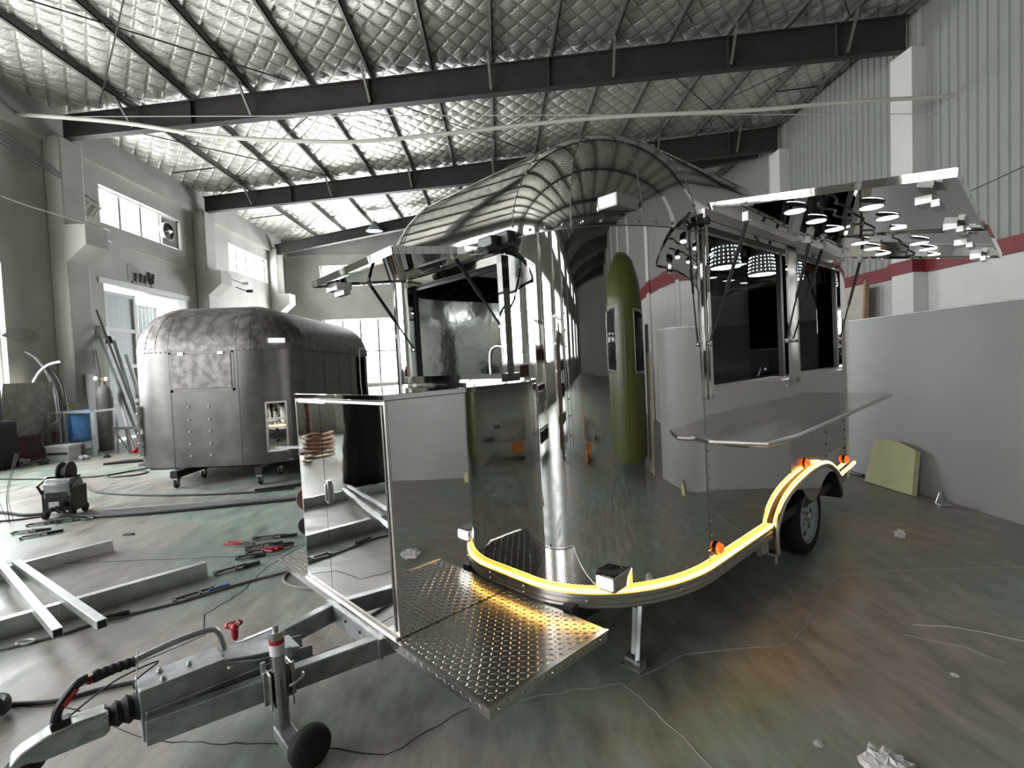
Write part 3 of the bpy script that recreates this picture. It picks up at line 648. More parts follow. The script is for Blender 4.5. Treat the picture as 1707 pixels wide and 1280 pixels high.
# marker lights
for x, z in ((-1.43,.535), (.08,.755), (1.14,.60)):
    o = obj('marker_light', MB().lathe([(.034,0),(.034,-.012),(.028,-.030),(.012,-.040),(.001,-.041)], (x,-.002,z), 'y', 18), 'amber', FT); obj('lamp_base', MB().lathe([(.040,.002),(.040,-.008),(.030,-.012)], (x,-.002,z), 'y', 18), 'black', o)
def box_lamp(x0, x1, y0, y1, z0, z1, sl, body):
    o = obj('lamp_housing', MB().prism([(x0,z0),(x1,z0+sl*.2),(x1,z1),(x0,z1-sl)], lambda u,v,w: (u,w,v), y0, y1), body, FT, smooth=0, bevel=.004)
    obj('lamp_lens', MB().box(x0-.006,x0,y0+.012,y1-.012,z0+.012,z1-sl-.010), 'lens', o)
    for q in (.32, .68): obj('bulb', MB().ball((x0-.006,y0+(y1-y0)*q,(z0+z1-sl)/2), .016, 10, 6), 'lamp_white', o)
box_lamp(-2.19,-1.93,.16,.275,.487,.585,.02,'mirror'); box_lamp(-2.34,-2.0,2.07,2.19,.487,.575,.02,'mirror'); box_lamp(-2.10,-1.72,.10,.215,2.385,2.45,.0,'white_dull')
obj('lamp_housing', MB().box(-2.36,-2.28,.60,.72,2.28,2.35), 'steel_black', FT, bevel=.01)
obj('awning_stop', MB().cyl((-1.50,-.05,2.36),(-1.50,.01,2.36),.014,10).cyl((-1.50,-.065,2.36),(-1.50,-.05,2.36),.022,10), 'black', FT)
# tread plate deck on the tongue
dk = obj('tread_deck', MB().box(-3.045,-2.315,.12,2.40,.325,.375), 'tread', FT, smooth=0)
tr = MB(); p = .029
def bump3(c, d, s, L, w, h, up):
    c, d, s, up = Vector(c), Vector(d), Vector(s), Vector(up)
    V = [c-d*L, c-d*L*.5+s*w, c+d*L*.5+s*w, c+d*L, c+d*L*.5-s*w, c-d*L*.5-s*w]; V += [c-d*L*.55+up*h, c+d*L*.55+up*h]
    tr.add(V, [(0,1,6),(1,2,7,6),(2,3,7),(3,4,7),(4,5,6,7),(5,0,6)])
q2 = math.sqrt(.5)
for i in range(int(.73/p)):
    for j in range(int(2.28/p)):
        x, y = -3.03+p/2+i*p, .135+p/2+j*p
        if x > -2.32 or y > 2.39 or (x > -3.01 and .85 < y < 1.90): continue
        d = (q2, q2, 0) if (i+j) % 2 else (q2, -q2, 0)
        bump3((x,y,.375), d, (-d[1], d[0], 0), p*.44, .0042, .003, (0,0,1))
for j in range(int(2.28/p)):
    y = .135+p/2+j*p; d = (0, q2, q2) if j % 2 else (0, q2, -q2); bump3((-3.045,y,.35), d, (0,-d[2],d[1]), .012, .003, .0012, (-1,0,0))
for i in range(24):
    x = -3.02+i*.029; d = (q2,0,q2) if i % 2 else (q2,0,-q2); bump3((x,.12,.35), d, (-d[2],0,d[0]), .014, .004, .003, (0,-1,0))
obj('tread_bar', tr, 'tread', dk, smooth=20, kind='stuff')
obj('deck_edge', MB().bar((-3.05,.115,.376),(-3.05,2.405,.376),.012,.008).bar((-3.05,.115,.376),(-2.315,.115,.376),.012,.008), 'alu', dk, smooth=0)
obj('deck_bolt', rivets([(-2.37,.118,.35),(-2.7,.118,.35),(-3.0,.118,.35)], .008), 'satin', dk, kind='stuff')
# polished storage box on the deck
bx = obj('storage_box', MB().box(-3.02,-2.30,.80,1.915,.378,1.51), 'mirror', FT, smooth=0)
obj('box_lid', MB().box(-3.03,-2.30,.793,1.922,1.512,1.54), 'mirror', bx, smooth=0, bevel=.003)
for a, b in ((.827,1.530),(1.536,1.892)):
    d = obj('box_door', MB().box(-3.032,-3.021,a,b,.40,1.488), 'mirror', bx, smooth=0)
    if a < 1: obj('door_handle', MB().box(-3.046,-3.031,1.465,1.495,.92,1.05).cyl((-3.05,1.48,.935),(-3.05,1.48,1.035),.008,10), 'alu', bx, bevel=.006)
e = MB()
for yy in (.80, 1.915): e.box(-3.026,-3.012,yy-.007,yy+.007,.378,1.51)
e.box(-3.026,-3.014,.80,1.915,1.492,1.506); e.box(-3.045,-3.02,.80,1.915,.376,.388)
obj('box_corner_trim', e, 'alu', bx, smooth=0)
# A-frame tongue, coupler, jack
tg = obj('tongue_rail', MB().bar((-2.3,.86,.285),(-3.975,1.148,.275),.06,.10), 'galv', FT, smooth=0, bevel=.006)
obj('tongue_rail', MB().bar((-2.3,1.68,.285),(-3.90,1.34,.28),.06,.10), 'galv', FT, smooth=0, bevel=.006)
cm = obj('cross_member', MB().box(-3.06,-3.045,.94,1.58,.235,.335), 'galv', FT, smooth=0); obj('bolt_hole', rivets([(-3.061,1.15,.30),(-3.061,1.32,.30),(-3.061,1.50,.30)], .009), 'black', cm, kind='stuff')
hs = MB().prism([(-3.98,.22),(-3.30,.24),(-3.30,.33),(-3.55,.37),(-3.70,.425),(-3.98,.425)], lambda u,v,w: (u,w,v), 1.165, 1.175); hs.prism([(-3.98,.22),(-3.30,.24),(-3.30,.33),(-3.55,.37),(-3.70,.425),(-3.98,.425)], lambda u,v,w: (u,w,v), 1.305, 1.315)
hs.box(-3.98,-3.68,1.165,1.315,.415,.43); hs.bar((-3.70,1.24,.425),(-3.36,1.24,.345),.15,.012); hs.box(-3.985,-3.975,1.165,1.315,.22,.43)
hz_ = obj('coupler_housing', hs, 'galv', FT, smooth=0, bevel=.004)
obj('housing_rib', MB().bar((-3.97,1.160,.335),(-3.40,1.160,.32),.012,.022), 'galv', hz_, bevel=.004); obj('housing_bolt', rivets([(-3.66,1.16,.385),(-3.45,1.155,.30),(-3.8,1.24,.432),(-3.9,1.28,.432),(-3.9,1.2,.432)], .014), 'cast', hz_, kind='stuff')
obj('housing_foot', MB().box(-3.86,-3.83,1.165,1.18,.19,.225).box(-3.66,-3.63,1.165,1.18,.195,.235), 'galv', hz_, smooth=0)
bl = [(.052,-3.975),(.060,-3.985),(.046,-4.005),(.056,-4.02),(.042,-4.04),(.050,-4.055),(.036,-4.075),(.043,-4.09),(.034,-4.10)]
obj('rubber_bellows', MB().lathe([(r,x) for r, x in bl], (0,1.24,.345), 'x', 20), 'rubber', FT, smooth=25)
cp = MB().prism([(-4.36,.315),(-4.33,.30),(-4.10,.295),(-4.08,.305),(-4.08,.385),(-4.17,.392),(-4.26,.385),(-4.33,.36),(-4.365,.335)], lambda u,v,w: (u,w,v), 1.195, 1.285)
cpo = obj('coupler_head', cp, 'cast', FT, smooth=40, bevel=.018)
obj('coupler_lip', MB().lathe([(.052,.275),(.058,.285),(.058,.305),(.045,.318)], (-4.325,1.24,0), 'z', 22), 'rubber', cpo)
hd = obj('coupler_handle', MB().tube(smooth_path([(-4.235,1.24,.392),(-4.222,1.24,.45),(-4.165,1.24,.52),(-4.13,1.24,.528)], 5), .017, 10), 'black', cpo)
obj('handle_pivot', MB().box(-4.25,-4.19,1.215,1.265,.385,.412), 'black', cpo, bevel=.006)
obj('red_stripe', MB().tube([(-4.205,1.224,.462),(-4.165,1.224,.508)], .008, 6), 'redp', cpo)
brk = obj('hand_brake', MB().tube(smooth_path([(-4.0,1.25,.525),(-3.85,1.25,.545),(-3.72,1.25,.545),(-3.68,1.25,.52),(-3.66,1.25,.43)], 5), .013, 10), 'galv', FT)
gp = [(.018+.004*(i % 2), -4.115+.012*i) for i in range(12)]
obj('brake_grip', MB().tube([(-4.118,1.25,.512),(-4.055,1.25,.520)], .017, 12).lathe([(r,x) for r, x in gp], (0,1.25,.523), 'x', 14), 'rubber', brk)
obj('brake_tip', MB().ball((-4.125,1.25,.512), .016, 10, 6), 'redp', brk)
obj('cable_tie', MB().bar((-3.99,1.235,.40),(-3.97,1.245,.57),.012,.003,(1,0,0)), 'white', FT)
obj('breakaway_cable', MB().tube(smooth_path([(-4.2,1.27,.39),(-4.05,1.30,.45),(-3.9,1.29,.47),(-3.99,1.25,.44),(-3.98,1.245,.39)], 5), .0035, 6), 'cable', FT)
JX, JY = -3.51, 1.0
jk = obj('jack_post', MB().cyl((JX,JY,.115),(JX,JY,.535),.031,24), 'satin', FT)
obj('jack_cap', MB().cyl((JX,JY,.53),(JX,JY,.548),.036,20).cyl((JX,JY,.548),(JX,JY,.572),.014,12), 'cast', jk)
obj('warning_sticker', MB().cyl((JX,JY,.445),(JX,JY,.512),.0316,24), 'sticker', jk); obj('sticker_band', MB().cyl((JX,JY,.494),(JX,JY,.513),.0320,24), 'stickred', jk)
obj('jack_foot', MB().box(JX-.035,JX+.035,JY-.20,JY+.03,.065,.12), 'galv', jk, bevel=.006); obj('jack_fork', MB().box(JX-.01,JX+.05,JY-.215,JY-.20,.07,.20), 'galv', jk, bevel=.004)
obj('jack_wheel', MB().lathe([(.02,-.036),(.05,-.034),(.078,-.022),(.086,-.006),(.086,.014),(.075,.028),(.03,.03)], (JX+.02,JY-.26,.150), 'y', 32), 'rubber', jk, smooth=50)
ck = obj('jack_crank', MB().tube([(JX,JY,.562),(JX-.10,JY+.155,.485),(JX-.115,JY+.178,.48),(JX-.118,JY+.182,.50)], .006, 8), 'galv', jk)
kx, ky = JX-.118, JY+.182
kn = obj('crank_knob', MB().lathe([(.011,.492),(.015,.52),(.014,.535),(.022,.548),(.026,.560),(.016,.568),(.003,.563)], (kx,ky,0), 'z', 16), 'redp', jk)
for q_ in range(3):
    a_ = 2*PI*q_/3+.4; obj('knob_lobe', MB().ball((kx+.024*math.cos(a_),ky+.024*math.sin(a_),.556),.018,10,6,.75), 'redp', jk)
cl = MB().box(JX-.045,JX-.037,JY-.02,JY+.12,.21,.37).box(JX+.045,JX+.053,JY-.02,JY+.12,.20,.39).box(JX-.06,JX+.075,JY+.022,JY+.036,.22,.37)
jc = obj('jack_clamp', cl, 'cast', FT, bevel=.004); obj('clamp_lever', MB().tube([(JX+.03,JY-.035,.30),(JX+.07,JY-.06,.325),(JX+.085,JY-.055,.335),(JX+.09,JY-.03,.33)], .006, 8), 'alu', jc)
for bx_, bz_ in ((JX+.06,.40),(JX-.05,.375)): obj('clamp_bolt', MB().cyl((bx_,JY+.05,bz_-.03),(bx_,JY+.05,bz_+.03),.011,8), 'cast', jc)
# stabiliser leg folded down from the chassis
lg = obj('stabiliser_leg', MB().bar((-1.86,.26,.40),(-2.0,.20,.055),.022,.03).bar((-1.90,.20,.40),(-2.03,.155,.055),.022,.03), 'galv', FT, smooth=0)
obj('leg_foot', MB().cyl((-2.02,.13,.062),(-2.01,.23,.062),.028,14).box(-2.06,-1.97,.12,.24,.03,.045), 'cast', lg); obj('leg_brace', MB().bar((-1.75,.30,.40),(-1.92,.22,.30),.02,.012), 'galv', lg)

# things inside the trailer
def in_trailer(name, label, cat, loc, group=None): return thing(name, label, cat, mw=TM @ Matrix.Translation(loc), group=group)
PL = (('perforated white pendant lamp behind the serving window nearest the trailer nose', -.22), ('middle perforated pendant lamp of three, beside the window post', .50), ('perforated pendant lamp furthest inside, seen behind crossing black struts', 1.20))
for lb, x in PL:
    t = in_trailer('pendant_lamp', lb, 'lamp', (x,.42,2.30), 'pendant lamps over the serving counter')
    pr = [(.012,.37),(.030,.36),(.055,.31),(.080,.23),(.098,.13),(.108,.03),(.110,0)]
    obj('lamp_shade', MB().lathe(pr, (0,0,0), 'z', 28, False), 'alupipe', t); obj('light_disc', MB().lathe([(.001,.004),(.106,.004),(.106,.0),(.001,.0)], (0,0,0), 'z', 28, False), 'lamp_white', t)
    obj('cord', MB().cyl((0,0,.36),(0,0,.48),.006,6), 'black', t)
    dt = MB()
    for r in range(5):
        h = .03+r*.030; rr = np.interp(h, [0,.03,.13,.23], [.110,.108,.098,.080])+.001
        for k_ in range(20):
            a = 2*PI*k_/20; dt.ball((rr*math.cos(a), rr*math.sin(a), h), .0047, 5, 4)
    obj('perforation', dt, 'lamp_dot', t, kind='stuff')
fc = in_trailer('faucet', 'chrome arched kitchen faucet behind the open front hatch', 'faucet', (-2.05,1.06,1.56))
obj('spout', MB().tube(smooth_path([(0,.10,0),(0,.10,.12),(0,.085,.18),(0,.04,.205),(0,-.02,.20),(0,-.06,.165),(0,-.065,.13)], 6), .010, 10), 'alu', fc); obj('faucet_base', MB().cyl((0,.10,0),(0,.10,.03),.024,14), 'alu', fc)
mc = in_trailer('coffee_grinder', 'small black machine with a lever on the worktop inside the near serving window', 'machine', (.25,.33,1.39))
obj('machine_body', MB().box(-.07,.12,-.07,.10,.06,.26).box(-.08,.13,-.08,.11,0,.05), 'matt_black', mc, bevel=.01); obj('machine_lever', MB().cyl((-.08,0,.11),(-.20,-.02,.05),.009,8), 'alu', mc); obj('machine_knob', MB().ball((-.075,-.03,.09),.018,8,6), 'alu', mc)

# ------------------------------------------------------------------ the unfinished trailer on its castor frame
T2M = rotz(PI/2).to_4x4(); T2M.translation = (-3.12, 7.60, 0)
UT = thing('unfinished_trailer', 'scuffed raw aluminium trailer shell on a black castor frame', 'trailer', mw=T2M)
S2 = Shell(0, 4.9, 2.55, .62, .78, .25, 1.97, .70)
shell_common(S2, UT, 'raw', 'raw2', 6, 'raw_dark')
obj('front_wall', MB().box(0,.012,.78,1.77,.25,1.97), 'raw', UT)
sw = MB(); wall_grid(sw, (.62, 4.28), (.25, 1.97), [(3.45,4.15,.27,1.90)], lambda u0,u1,v0,v1: sw.box(u0,u1,0,.012,v0,v1)); obj('side_wall', sw, 'raw', UT, smooth=0)
obj('side_wall', MB().box(.62,4.28,2.538,2.55,.25,1.97), 'raw', UT); obj('rear_wall', MB().box(4.888,4.9,.78,1.77,.25,1.97), 'raw', UT)
obj('inner_shell', MB().box(3.3,4.25,.30,.32,.3,2.2).box(.2,4.7,.1,2.45,.26,.30), 'raw_dark', UT)
for x in (1.45, 2.25, 3.0): obj('side_seam', MB().box(x-.006,x+.006,-.004,.0,.25,1.97), 'raw_dark', UT)
for yy in (.78, 1.77): obj('front_seam', MB().box(-.005,.0,yy-.006,yy+.006,.25,1.97), 'raw_dark', UT)
h = obj('hatch', MB().box(-.014,-.002,.86,1.72,1.42,1.93), 'raw2', UT, bevel=.003)
obj('hatch_gap', MB().box(-.006,0,.82,1.76,1.37,1.41).box(-.006,0,.82,.855,1.37,1.96).box(-.006,0,1.725,1.76,1.37,1.96).box(-.006,0,.82,1.76,1.935,1.96), 'raw_dark', UT, smooth=0)
for yy in (1.0, 1.58): obj('hatch_hinge', MB().box(-.025,-.002,yy-.04,yy+.04,1.92,1.955), 'satin', h)
rv = [(-.003,yy,z) for yy in (1.22,1.52) for z in (.42,.60,.78,.96,1.15)]
obj('drilled_hole', rivets(rv, .017), 'white', UT, kind='stuff')
rv = [S2.plan('fr', t)[0] for t in lin(.05,1.5,16)]+[S2.plan('fl', t)[0] for t in lin(.05,1.5,16)]+[Vector((x,-.002,1.95)) for x in lin(.7,4.2,44)]
for g in range(1,6):
    for c in ('fr','fl'): rv += [Vector(S2.corner(c,H2*g/6,p)) for p in lin(.1,1.2,10)]
rv += [Vector((x,-.002,z)) for x in (1.1,) for z in (.6,.9,1.2,1.5,1.8)]+[Vector((x,-.002,1.4)) for x in (1.8,1.95,2.5)]
obj('rivet', rivets(rv, .011), 'raw_dark', UT, kind='stuff')
for c, th, nm in (('fr', .66, 'right'), ('fl', 1.02, 'left')):
    p, n = S2.plan(c, th); t = Vector((-n.y, n.x, 0)); Z3 = Vector((0,0,1)); o_ = Vector((p.x,p.y,.80))
    b = obj('lamp_bracket', MB().obox(o_+n*.01, n, t, Z3, .02, .14, .37), 'mirror', UT, smooth=0)
    f_ = MB()
    for a_, b_, c_, d_ in ((0,.37,.14,.012),(0,-.37,.14,.012),(.14,0,.012,.37),(-.14,0,.012,.37),(0,.12,.14,.012)): f_.obox(o_+n*.035+t*a_+Z3*b_, n, t, Z3, .012, c_, d_)
    obj('bracket_frame', f_, 'alu', b, smooth=0); obj('bracket_hole', rivets([o_+n*.03+Z3*z for z in (.25,-.05,-.2)], .03), 'black', b)
p, n = S2.plan('fr', .75); obj('side_lamp_plate', MB().obox(Vector((p.x,p.y,2.10)), n, (-n.y,n.x,0), (0,0,1), .03,.11,.03), 'lens', UT)
fm = obj('castor_frame', MB().bar((-.28,1.62,.20),(4.8,1.62,.20),.10,.10).bar((-.28,.42,.20),(4.8,.42,.20),.10,.10).bar((.5,.1,.20),(.5,2.45,.20),.10,.10).bar((4.2,.1,.20),(4.2,2.45,.20),.10,.10), 'steel_black', UT, smooth=0)
for x, y in ((-.22,1.62),(.45,1.62),(-.22,.42),(.45,.42),(4.6,1.62),(4.6,.42)):
    c = obj('castor', MB().box(x-.04,x+.04,y-.04,y+.04,.12,.15).box(x-.035,x+.03,y-.03,y-.022,.05,.13).box(x-.035,x+.03,y+.022,y+.03,.05,.13), 'alu', UT, smooth=0)
    obj('castor_wheel', MB().lathe([(.02,-.018),(.052,-.018),(.055,-.010),(.055,.010),(.052,.018),(.02,.018)], (x,y,.056), 'y', 18), 'rubber', c)
obj('vent_pipe', MB().tube(smooth_path([(3.3,-.12,.9),(3.3,-.12,1.95),(3.32,-.14,2.05),(3.4,-.22,2.05),(3.45,-.24,1.9)],4), .018, 8), 'alupipe', UT)

# ------------------------------------------------------------------ things along the right wall
pn = tag(obj('sandwich_panel', MB().prism([(4.60,0),(4.68,0),(4.70,2.0),(4.62,2.0)], lambda u,v,w: (u,w,v), .25, 6.62), 'white_dull', bevel=.004), 'long pale grey insulated panel standing on edge beside the food trailer', 'panel')
obj('panel_cap', MB().box(4.615,4.705,.25,6.62,2.0,2.012), 'white', pn)
tag(obj('panel_support_crate', MB().box(4.78,5.5,1.4,2.2,0,.7).box(4.74,5.55,1.35,2.25,.7,.76).box(4.78,5.5,5.4,6.2,0,.7), 'ply2', smooth=0, bevel=.006), 'pale plywood crate behind the long grey panel', 'crate')
fb = MB(); N = 8
cp_ = [(-.34,.0),(.36,-.0),(.30,.49)]+[(.30-.60*i/N, .49+.045*math.sin(PI*i/N)+.03*i/N) for i in range(1,N+1)]
Fo, Fd, Fu = Vector((4.452,5.74,.004)), Vector((.02,-1,0)).normalized(), Vector((.20,0,.98)).normalized(); Fn = Fd.cross(Fu).normalized()
fbm = tag(obj('foam_board', MB().prism(cp_, lambda u,v,w: Fo+Fd*u+Fu*v+Fn*w, -.03, .03), 'foam', smooth=0), 'pale yellow foam board leaning on the grey panel', 'board')
tag(obj('foam_block', MB().box(4.30,4.45,1.75,1.95,.0,.12).box(4.33,4.5,1.72,1.9,.12,.135), 'foam', smooth=0, bevel=.004), 'small yellow foam block on the floor by the near panel end', 'block')
sc_ = MB()
def crumple(name, label, c, r, m, flat=.6, group=None, seed=1):
    rr = random.Random(seed); mb = MB(); pts = []
    n_, m_ = 16, 10
    for i in range(m_+1):
        for k_ in range(n_):
            a, b = 2*PI*k_/n_, PI*i/m_; q_ = r*rr.choice((.62,.75,.9,1.0,1.18))*rr.uniform(.92,1.08)
            pts.append((c[0]+q_*math.sin(b)*math.cos(a), c[1]+q_*math.sin(b)*math.sin(a), max(.001, c[2]-q_*flat*math.cos(b)+r*flat*.8)))
    mb.add(pts, [(i*n_+k_, i*n_+(k_+1)%n_, (i+1)*n_+(k_+1)%n_, (i+1)*n_+k_) for i in range(m_) for k_ in range(n_)])
    return tag(obj(name, mb, m, smooth=0), label, 'paper' if m == 'paper' else 'scrap', group)
crumple('crumpled_paper', 'small crumpled white paper on the floor to the right of the wheel', (3.36,4.21,0), .045, 'paper', .8, seed=3)
big = crumple('crumpled_paper', 'large crumpled white paper at the bottom edge of the picture', (1.41,1.83,0), .085, 'paper', .45, seed=5)
crumple('crumpled_paper', 'tiny flake of white paper on the olive floor at the right', (2.16,2.37,0), .018, 'paper', .3, seed=8)
crumple('crumpled_paper', 'flat pale paper scrap above the large crumpled paper', (1.24,1.99,0), .02, 'paper', .2, seed=9)
tag(obj('paper_strip', MB().tube([(2.34,2.84,.002),(2.52,2.80,.003),(2.66,2.72,.002),(2.80,2.60,.002)], .002, 5), 'paper'), 'thin pale strip lying on the right side of the floor', 'strip')
tag(obj('metal_scrap', MB().prism([(4.40,4.98),(4.50,4.95),(4.56,5.06),(4.50,5.14),(4.42,5.07)], lambda u,v,w: (u,v,w), .004, .02).prism([(4.42,.02),(4.52,.02),(4.46,.12)], lambda u,v,w: (u,5.06+w,v), 0, .01), 'alupipe', smooth=0), 'small bent metal scrap beside the foam board', 'scrap')
tag(obj('cable_end', MB().tube([(4.56,6.55,.02),(4.54,6.42,.02),(4.56,6.3,.02)], .018, 8), 'black'), 'short black cable end at the far foot of the grey panel', 'cable')
lb = tag(obj('leaning_board', MB().prism([(9.40,0),(9.44,0),(9.62,3.35),(9.58,3.35)], lambda u,v,w: (u,w,v), 13.1, 14.6), 'ply2', smooth=0), 'pale plywood sheet leaning on the right wall behind the panel', 'board')
tag(obj('timber_post', MB().bar((9.36,12.98,0),(9.55,12.98,3.42),.11,.07,(0,1,0)), 'wood', smooth=0), 'upright timber post beside the pale plywood sheet', 'post')

# ------------------------------------------------------------------ left wall fittings
fan = tag(obj('exhaust_fan', MB().lathe([(.28,-.05),(.28,.05),(.25,.05),(.25,-.05)], (XL-.05,15.95,6.07), 'x', 28, False), 'galv'), 'round exhaust fan in the last pane of the clerestory window', 'fan')
obj('fan_plate', MB().box(XL-.11,XL-.10,15.78,16.54,5.66,6.5), 'stain', fan, smooth=0)
for i in range(5):
    a = 2*PI*i/5; d, s = Vector((0,math.cos(a),math.sin(a))), Vector((.5,-math.sin(a)*.86,math.cos(a)*.86)); c = Vector((XL-.05,15.95,6.07))
    obj('fan_blade', MB().obox(c+d*.14, d, s, d.cross(s), .10, .06, .004), 'satin', fan, smooth=0)
obj('fan_hub', MB().cyl((XL-.09,15.95,6.07),(XL-.0,15.95,6.07),.05,14), 'satin', fan)
lp = tag(obj('wall_lamp', MB().box(XL,XL+.14,12.96,13.12,2.62,2.95), 'white', bevel=.02), 'small white wall lamp beside the steel gate', 'lamp')
obj('lamp_head', MB().lathe([(.03,.12),(.08,.0),(.085,-.06),(.05,-.07)], (XL+.17,13.05,2.58), 'z', 14), 'steel_black', lp)
wb = tag(obj('wall_bracket', MB().box(XL,XL+.06,12.40,12.47,5.55,6.12).bar((XL+.05,12.43,6.08),(XL+.05,13.2,5.92),.06,.06).bar((XL+.05,12.5,5.6),(XL+.05,12.9,5.98),.03,.03).bar((XL+.05,13.15,5.9),(XL+.05,12.95,5.62),.03,.03), 'conduit', smooth=0), 'pale steel bracket carrying wires beside the clerestory window', 'bracket')
for i in range(4):
    pts = [(XL+.12,12.5+.22*i,6.09-.04*i),(XL+.42,11.2,6.35-.06*i),(XL+.46,9.0,6.75-.12*i),(XL+.5,6.0,7.0-.15*i)]
    tag(obj('electric_wire', MB().tube(smooth_path(pts,6), .010, 5), 'cable'), ('topmost of the four dark wires running to the wall bracket','second highest of the four dark wires to the wall bracket','third highest of the four dark wires to the wall bracket','lowest of the four dark wires running to the wall bracket')[i], 'wire', 'overhead wires at the left wall')
tag(obj('wall_wire', MB().tube(smooth_path([(-9.58,9.0,5.35),(-9.58,10.6,5.24),(-9.16,11.66,5.13),(-9.15,12.35,5.12),(XL+.03,13.4,5.18),(XL+.03,15.0,5.13),(XL+.03,17.0,5.08),(-9.60,17.3,5.10),(-9.15,17.6,5.11)],6), .016, 6), 'conduit'), 'pale cable running along the left wall under the windows', 'cable')
tag(obj('ceiling_conduit', MB().tube(smooth_path([(-10.0,11.0,7.21),(-7.76,11.0,6.97),(-5.98,11.0,6.65),(-4.3,11.0,6.50),(-2.79,11.0,6.44),(-1.01,11.0,6.55),(2.33,11.0,6.80),(5.57,11.0,6.87),(7.54,11.0,6.98),(10.04,11.0,7.06)],6), .042, 10), 'conduit'), 'ivory conduit sagging right across the hall below the rafters', 'pipe')
tag(obj('span_wire', MB().tube([(-9.6,11.3,7.28),(10.0,11.3,6.82)], .010, 5), 'wire'), 'thin pale wire stretched across the hall beside the ivory conduit', 'wire')
tag(obj('stay_wire', MB().tube([(8.4,8.9,4.35),(10.0,9.0,5.0)], .008, 5), 'cable'), 'thin wire on the right wall above the raised awning', 'wire')
for (x,y,z,rz) in ((-9.0,18.5,4.85,.3),(-9.0,18.75,4.62,-.4)):
    c = tag(obj('security_camera', MB().box(x-.1,x+.12,y-.05,y+.05,z-.05,z+.05).cyl((x-.1,y,z),(x-.3,y-.4,z+.1),.02,6), 'steel_black' if rz < 0 else 'white', bevel=.01), 'dark small camera hanging under the second corbel' if rz < 0 else 'white security camera on the second corbel', 'camera')
an = tag(obj('anchor_rods', MB().box(XL,XL+.03,14.25,15.1,4.22,4.28), 'stain'), 'cluster of rusty anchor rods above the steel gate', 'fixing')
for i, (y, z) in enumerate(((14.35,4.36),(14.55,4.38),(14.72,4.36),(14.88,4.48),(14.95,4.34),(15.06,4.46))): obj('rod', MB().bar((XL,y,z-.14),(XL+.02,y+.02,z+.15),.05,.05), 'raw_dark', an, smooth=0)
bl_ = thing('pendant_lamp', 'grey bell lamp hanging from the roof behind the food trailer', 'lamp', loc=(-5.03,21.5,7.36))
obj('bell_shade', MB().lathe([(.10,.40),(.14,.36),(.16,.22),(.20,.18),(.34,.02),(.36,0)], (0,0,0), 'z', 24, False), 'pipe', bl_); obj('bell_glass', MB().lathe([(.001,.05),(.33,.03),(.30,.0),(.001,-.03)], (0,0,0), 'z', 24, False), 'white', bl_); obj('cord', MB().cyl((0,0,.4),(0,0,.85),.012,6), 'cable', bl_)

# ------------------------------------------------------------------ clutter by the left wall
pw = tag(obj('plywood_sheet', MB().prism([(-9.78,0.44),(-9.74,.44),(-9.56,1.60),(-9.60,1.60)], lambda u,v,w: (u,w,v), 9.95, 11.05), 'ply', smooth=0), 'grey plywood sheet leaning at the far left', 'board')
tag(obj('red_brown_board', MB().prism([(-9.78,0),(-9.70,0),(-9.62,.52),(-9.70,.52)], lambda u,v,w: (u,w,v), 9.85, 11.1), 'rust', smooth=0), 'red brown board below the grey plywood sheet', 'board')
def gascyl(x, y, lb, h_, r, m):
    t = tag(obj('gas_cylinder', MB().lathe([(r*.96,0),(r,.03),(r,h_*.80),(r*.93,h_*.86),(r*.7,h_*.92),(r*.3,h_*.96),(r*.28,h_)], (x,y,0), 'z', 24), m), lb, 'gas cylinder')
    obj('valve', MB().cyl((x,y,h_),(x,y,h_+.08),.03,10).cyl((x-.09,y,h_+.05),(x+.09,y,h_+.05),.018,8).lathe([(.05,h_+.08),(.05,h_+.10)],(x,y,0),'z',12), 'brass', t)
    obj('gauge', MB().cyl((x-.12,y-.03,h_+.09),(x-.12,y-.07,h_+.09),.045,14).cyl((x+.10,y-.03,h_+.07),(x+.10,y-.06,h_+.07),.04,14), 'alu', t)
gascyl(-9.05, 11.75, 'tall grey gas cylinder with brass valve by the steel gate', 1.55, .16, 'cyl')
gascyl(-9.25, 11.15, 'shorter grey gas cylinder beside the blue plastic bag', 1.0, .14, 'cyl')
ca = tag(obj('bag_cart', MB().bar((-9.45,10.75,.95),(-8.55,10.75,.95),.05,.05).bar((-9.45,10.75,.30),(-8.55,10.75,.30),.04,.04).bar((-9.45,10.75,0),(-9.45,10.75,.95),.04,.04).bar((-8.55,10.75,0),(-8.55,10.75,.95),.05,.05).bar((-8.55,10.75,.95),(-8.55,11.4,.95),.04,.04).bar((-8.55,11.4,0),(-8.55,11.4,.95),.04,.04).bar((-9.1,10.75,.3),(-9.1,10.75,.95),.06,.03), 'alupipe', smooth=0), 'pale tubular cart frame round the blue plastic bag', 'cart')
tag(obj('cart_hose', MB().tube(smooth_path([(-9.15,10.7,.80),(-9.46,10.65,.62),(-9.50,10.62,.35),(-9.4,10.62,.12),(-9.25,10.68,.06)],8), .025, 8), 'cable_l'), 'grey looped hose hanging at the left of the cart', 'hose')
bg = MB(); 
bg.grid(lambda u, v: (-8.98+.24*math.cos(u)*(1+.12*math.sin(5*u+3*v)), 10.95+.16*math.sin(u)*(1+.12*math.sin(7*u+9*v)), v), lin(0,2*PI,33), lin(.32,.98,10))
tag(obj('plastic_bag', bg, 'blue', smooth=50, solid=.004), 'crumpled blue plastic bag hanging in the cart frame', 'bag')
cb_ = tag(obj('carton', MB().box(-9.2,-8.75,10.35,10.65,0,.30), 'card', bevel=.004), 'white printed carton on the floor in front of the cart', 'carton')
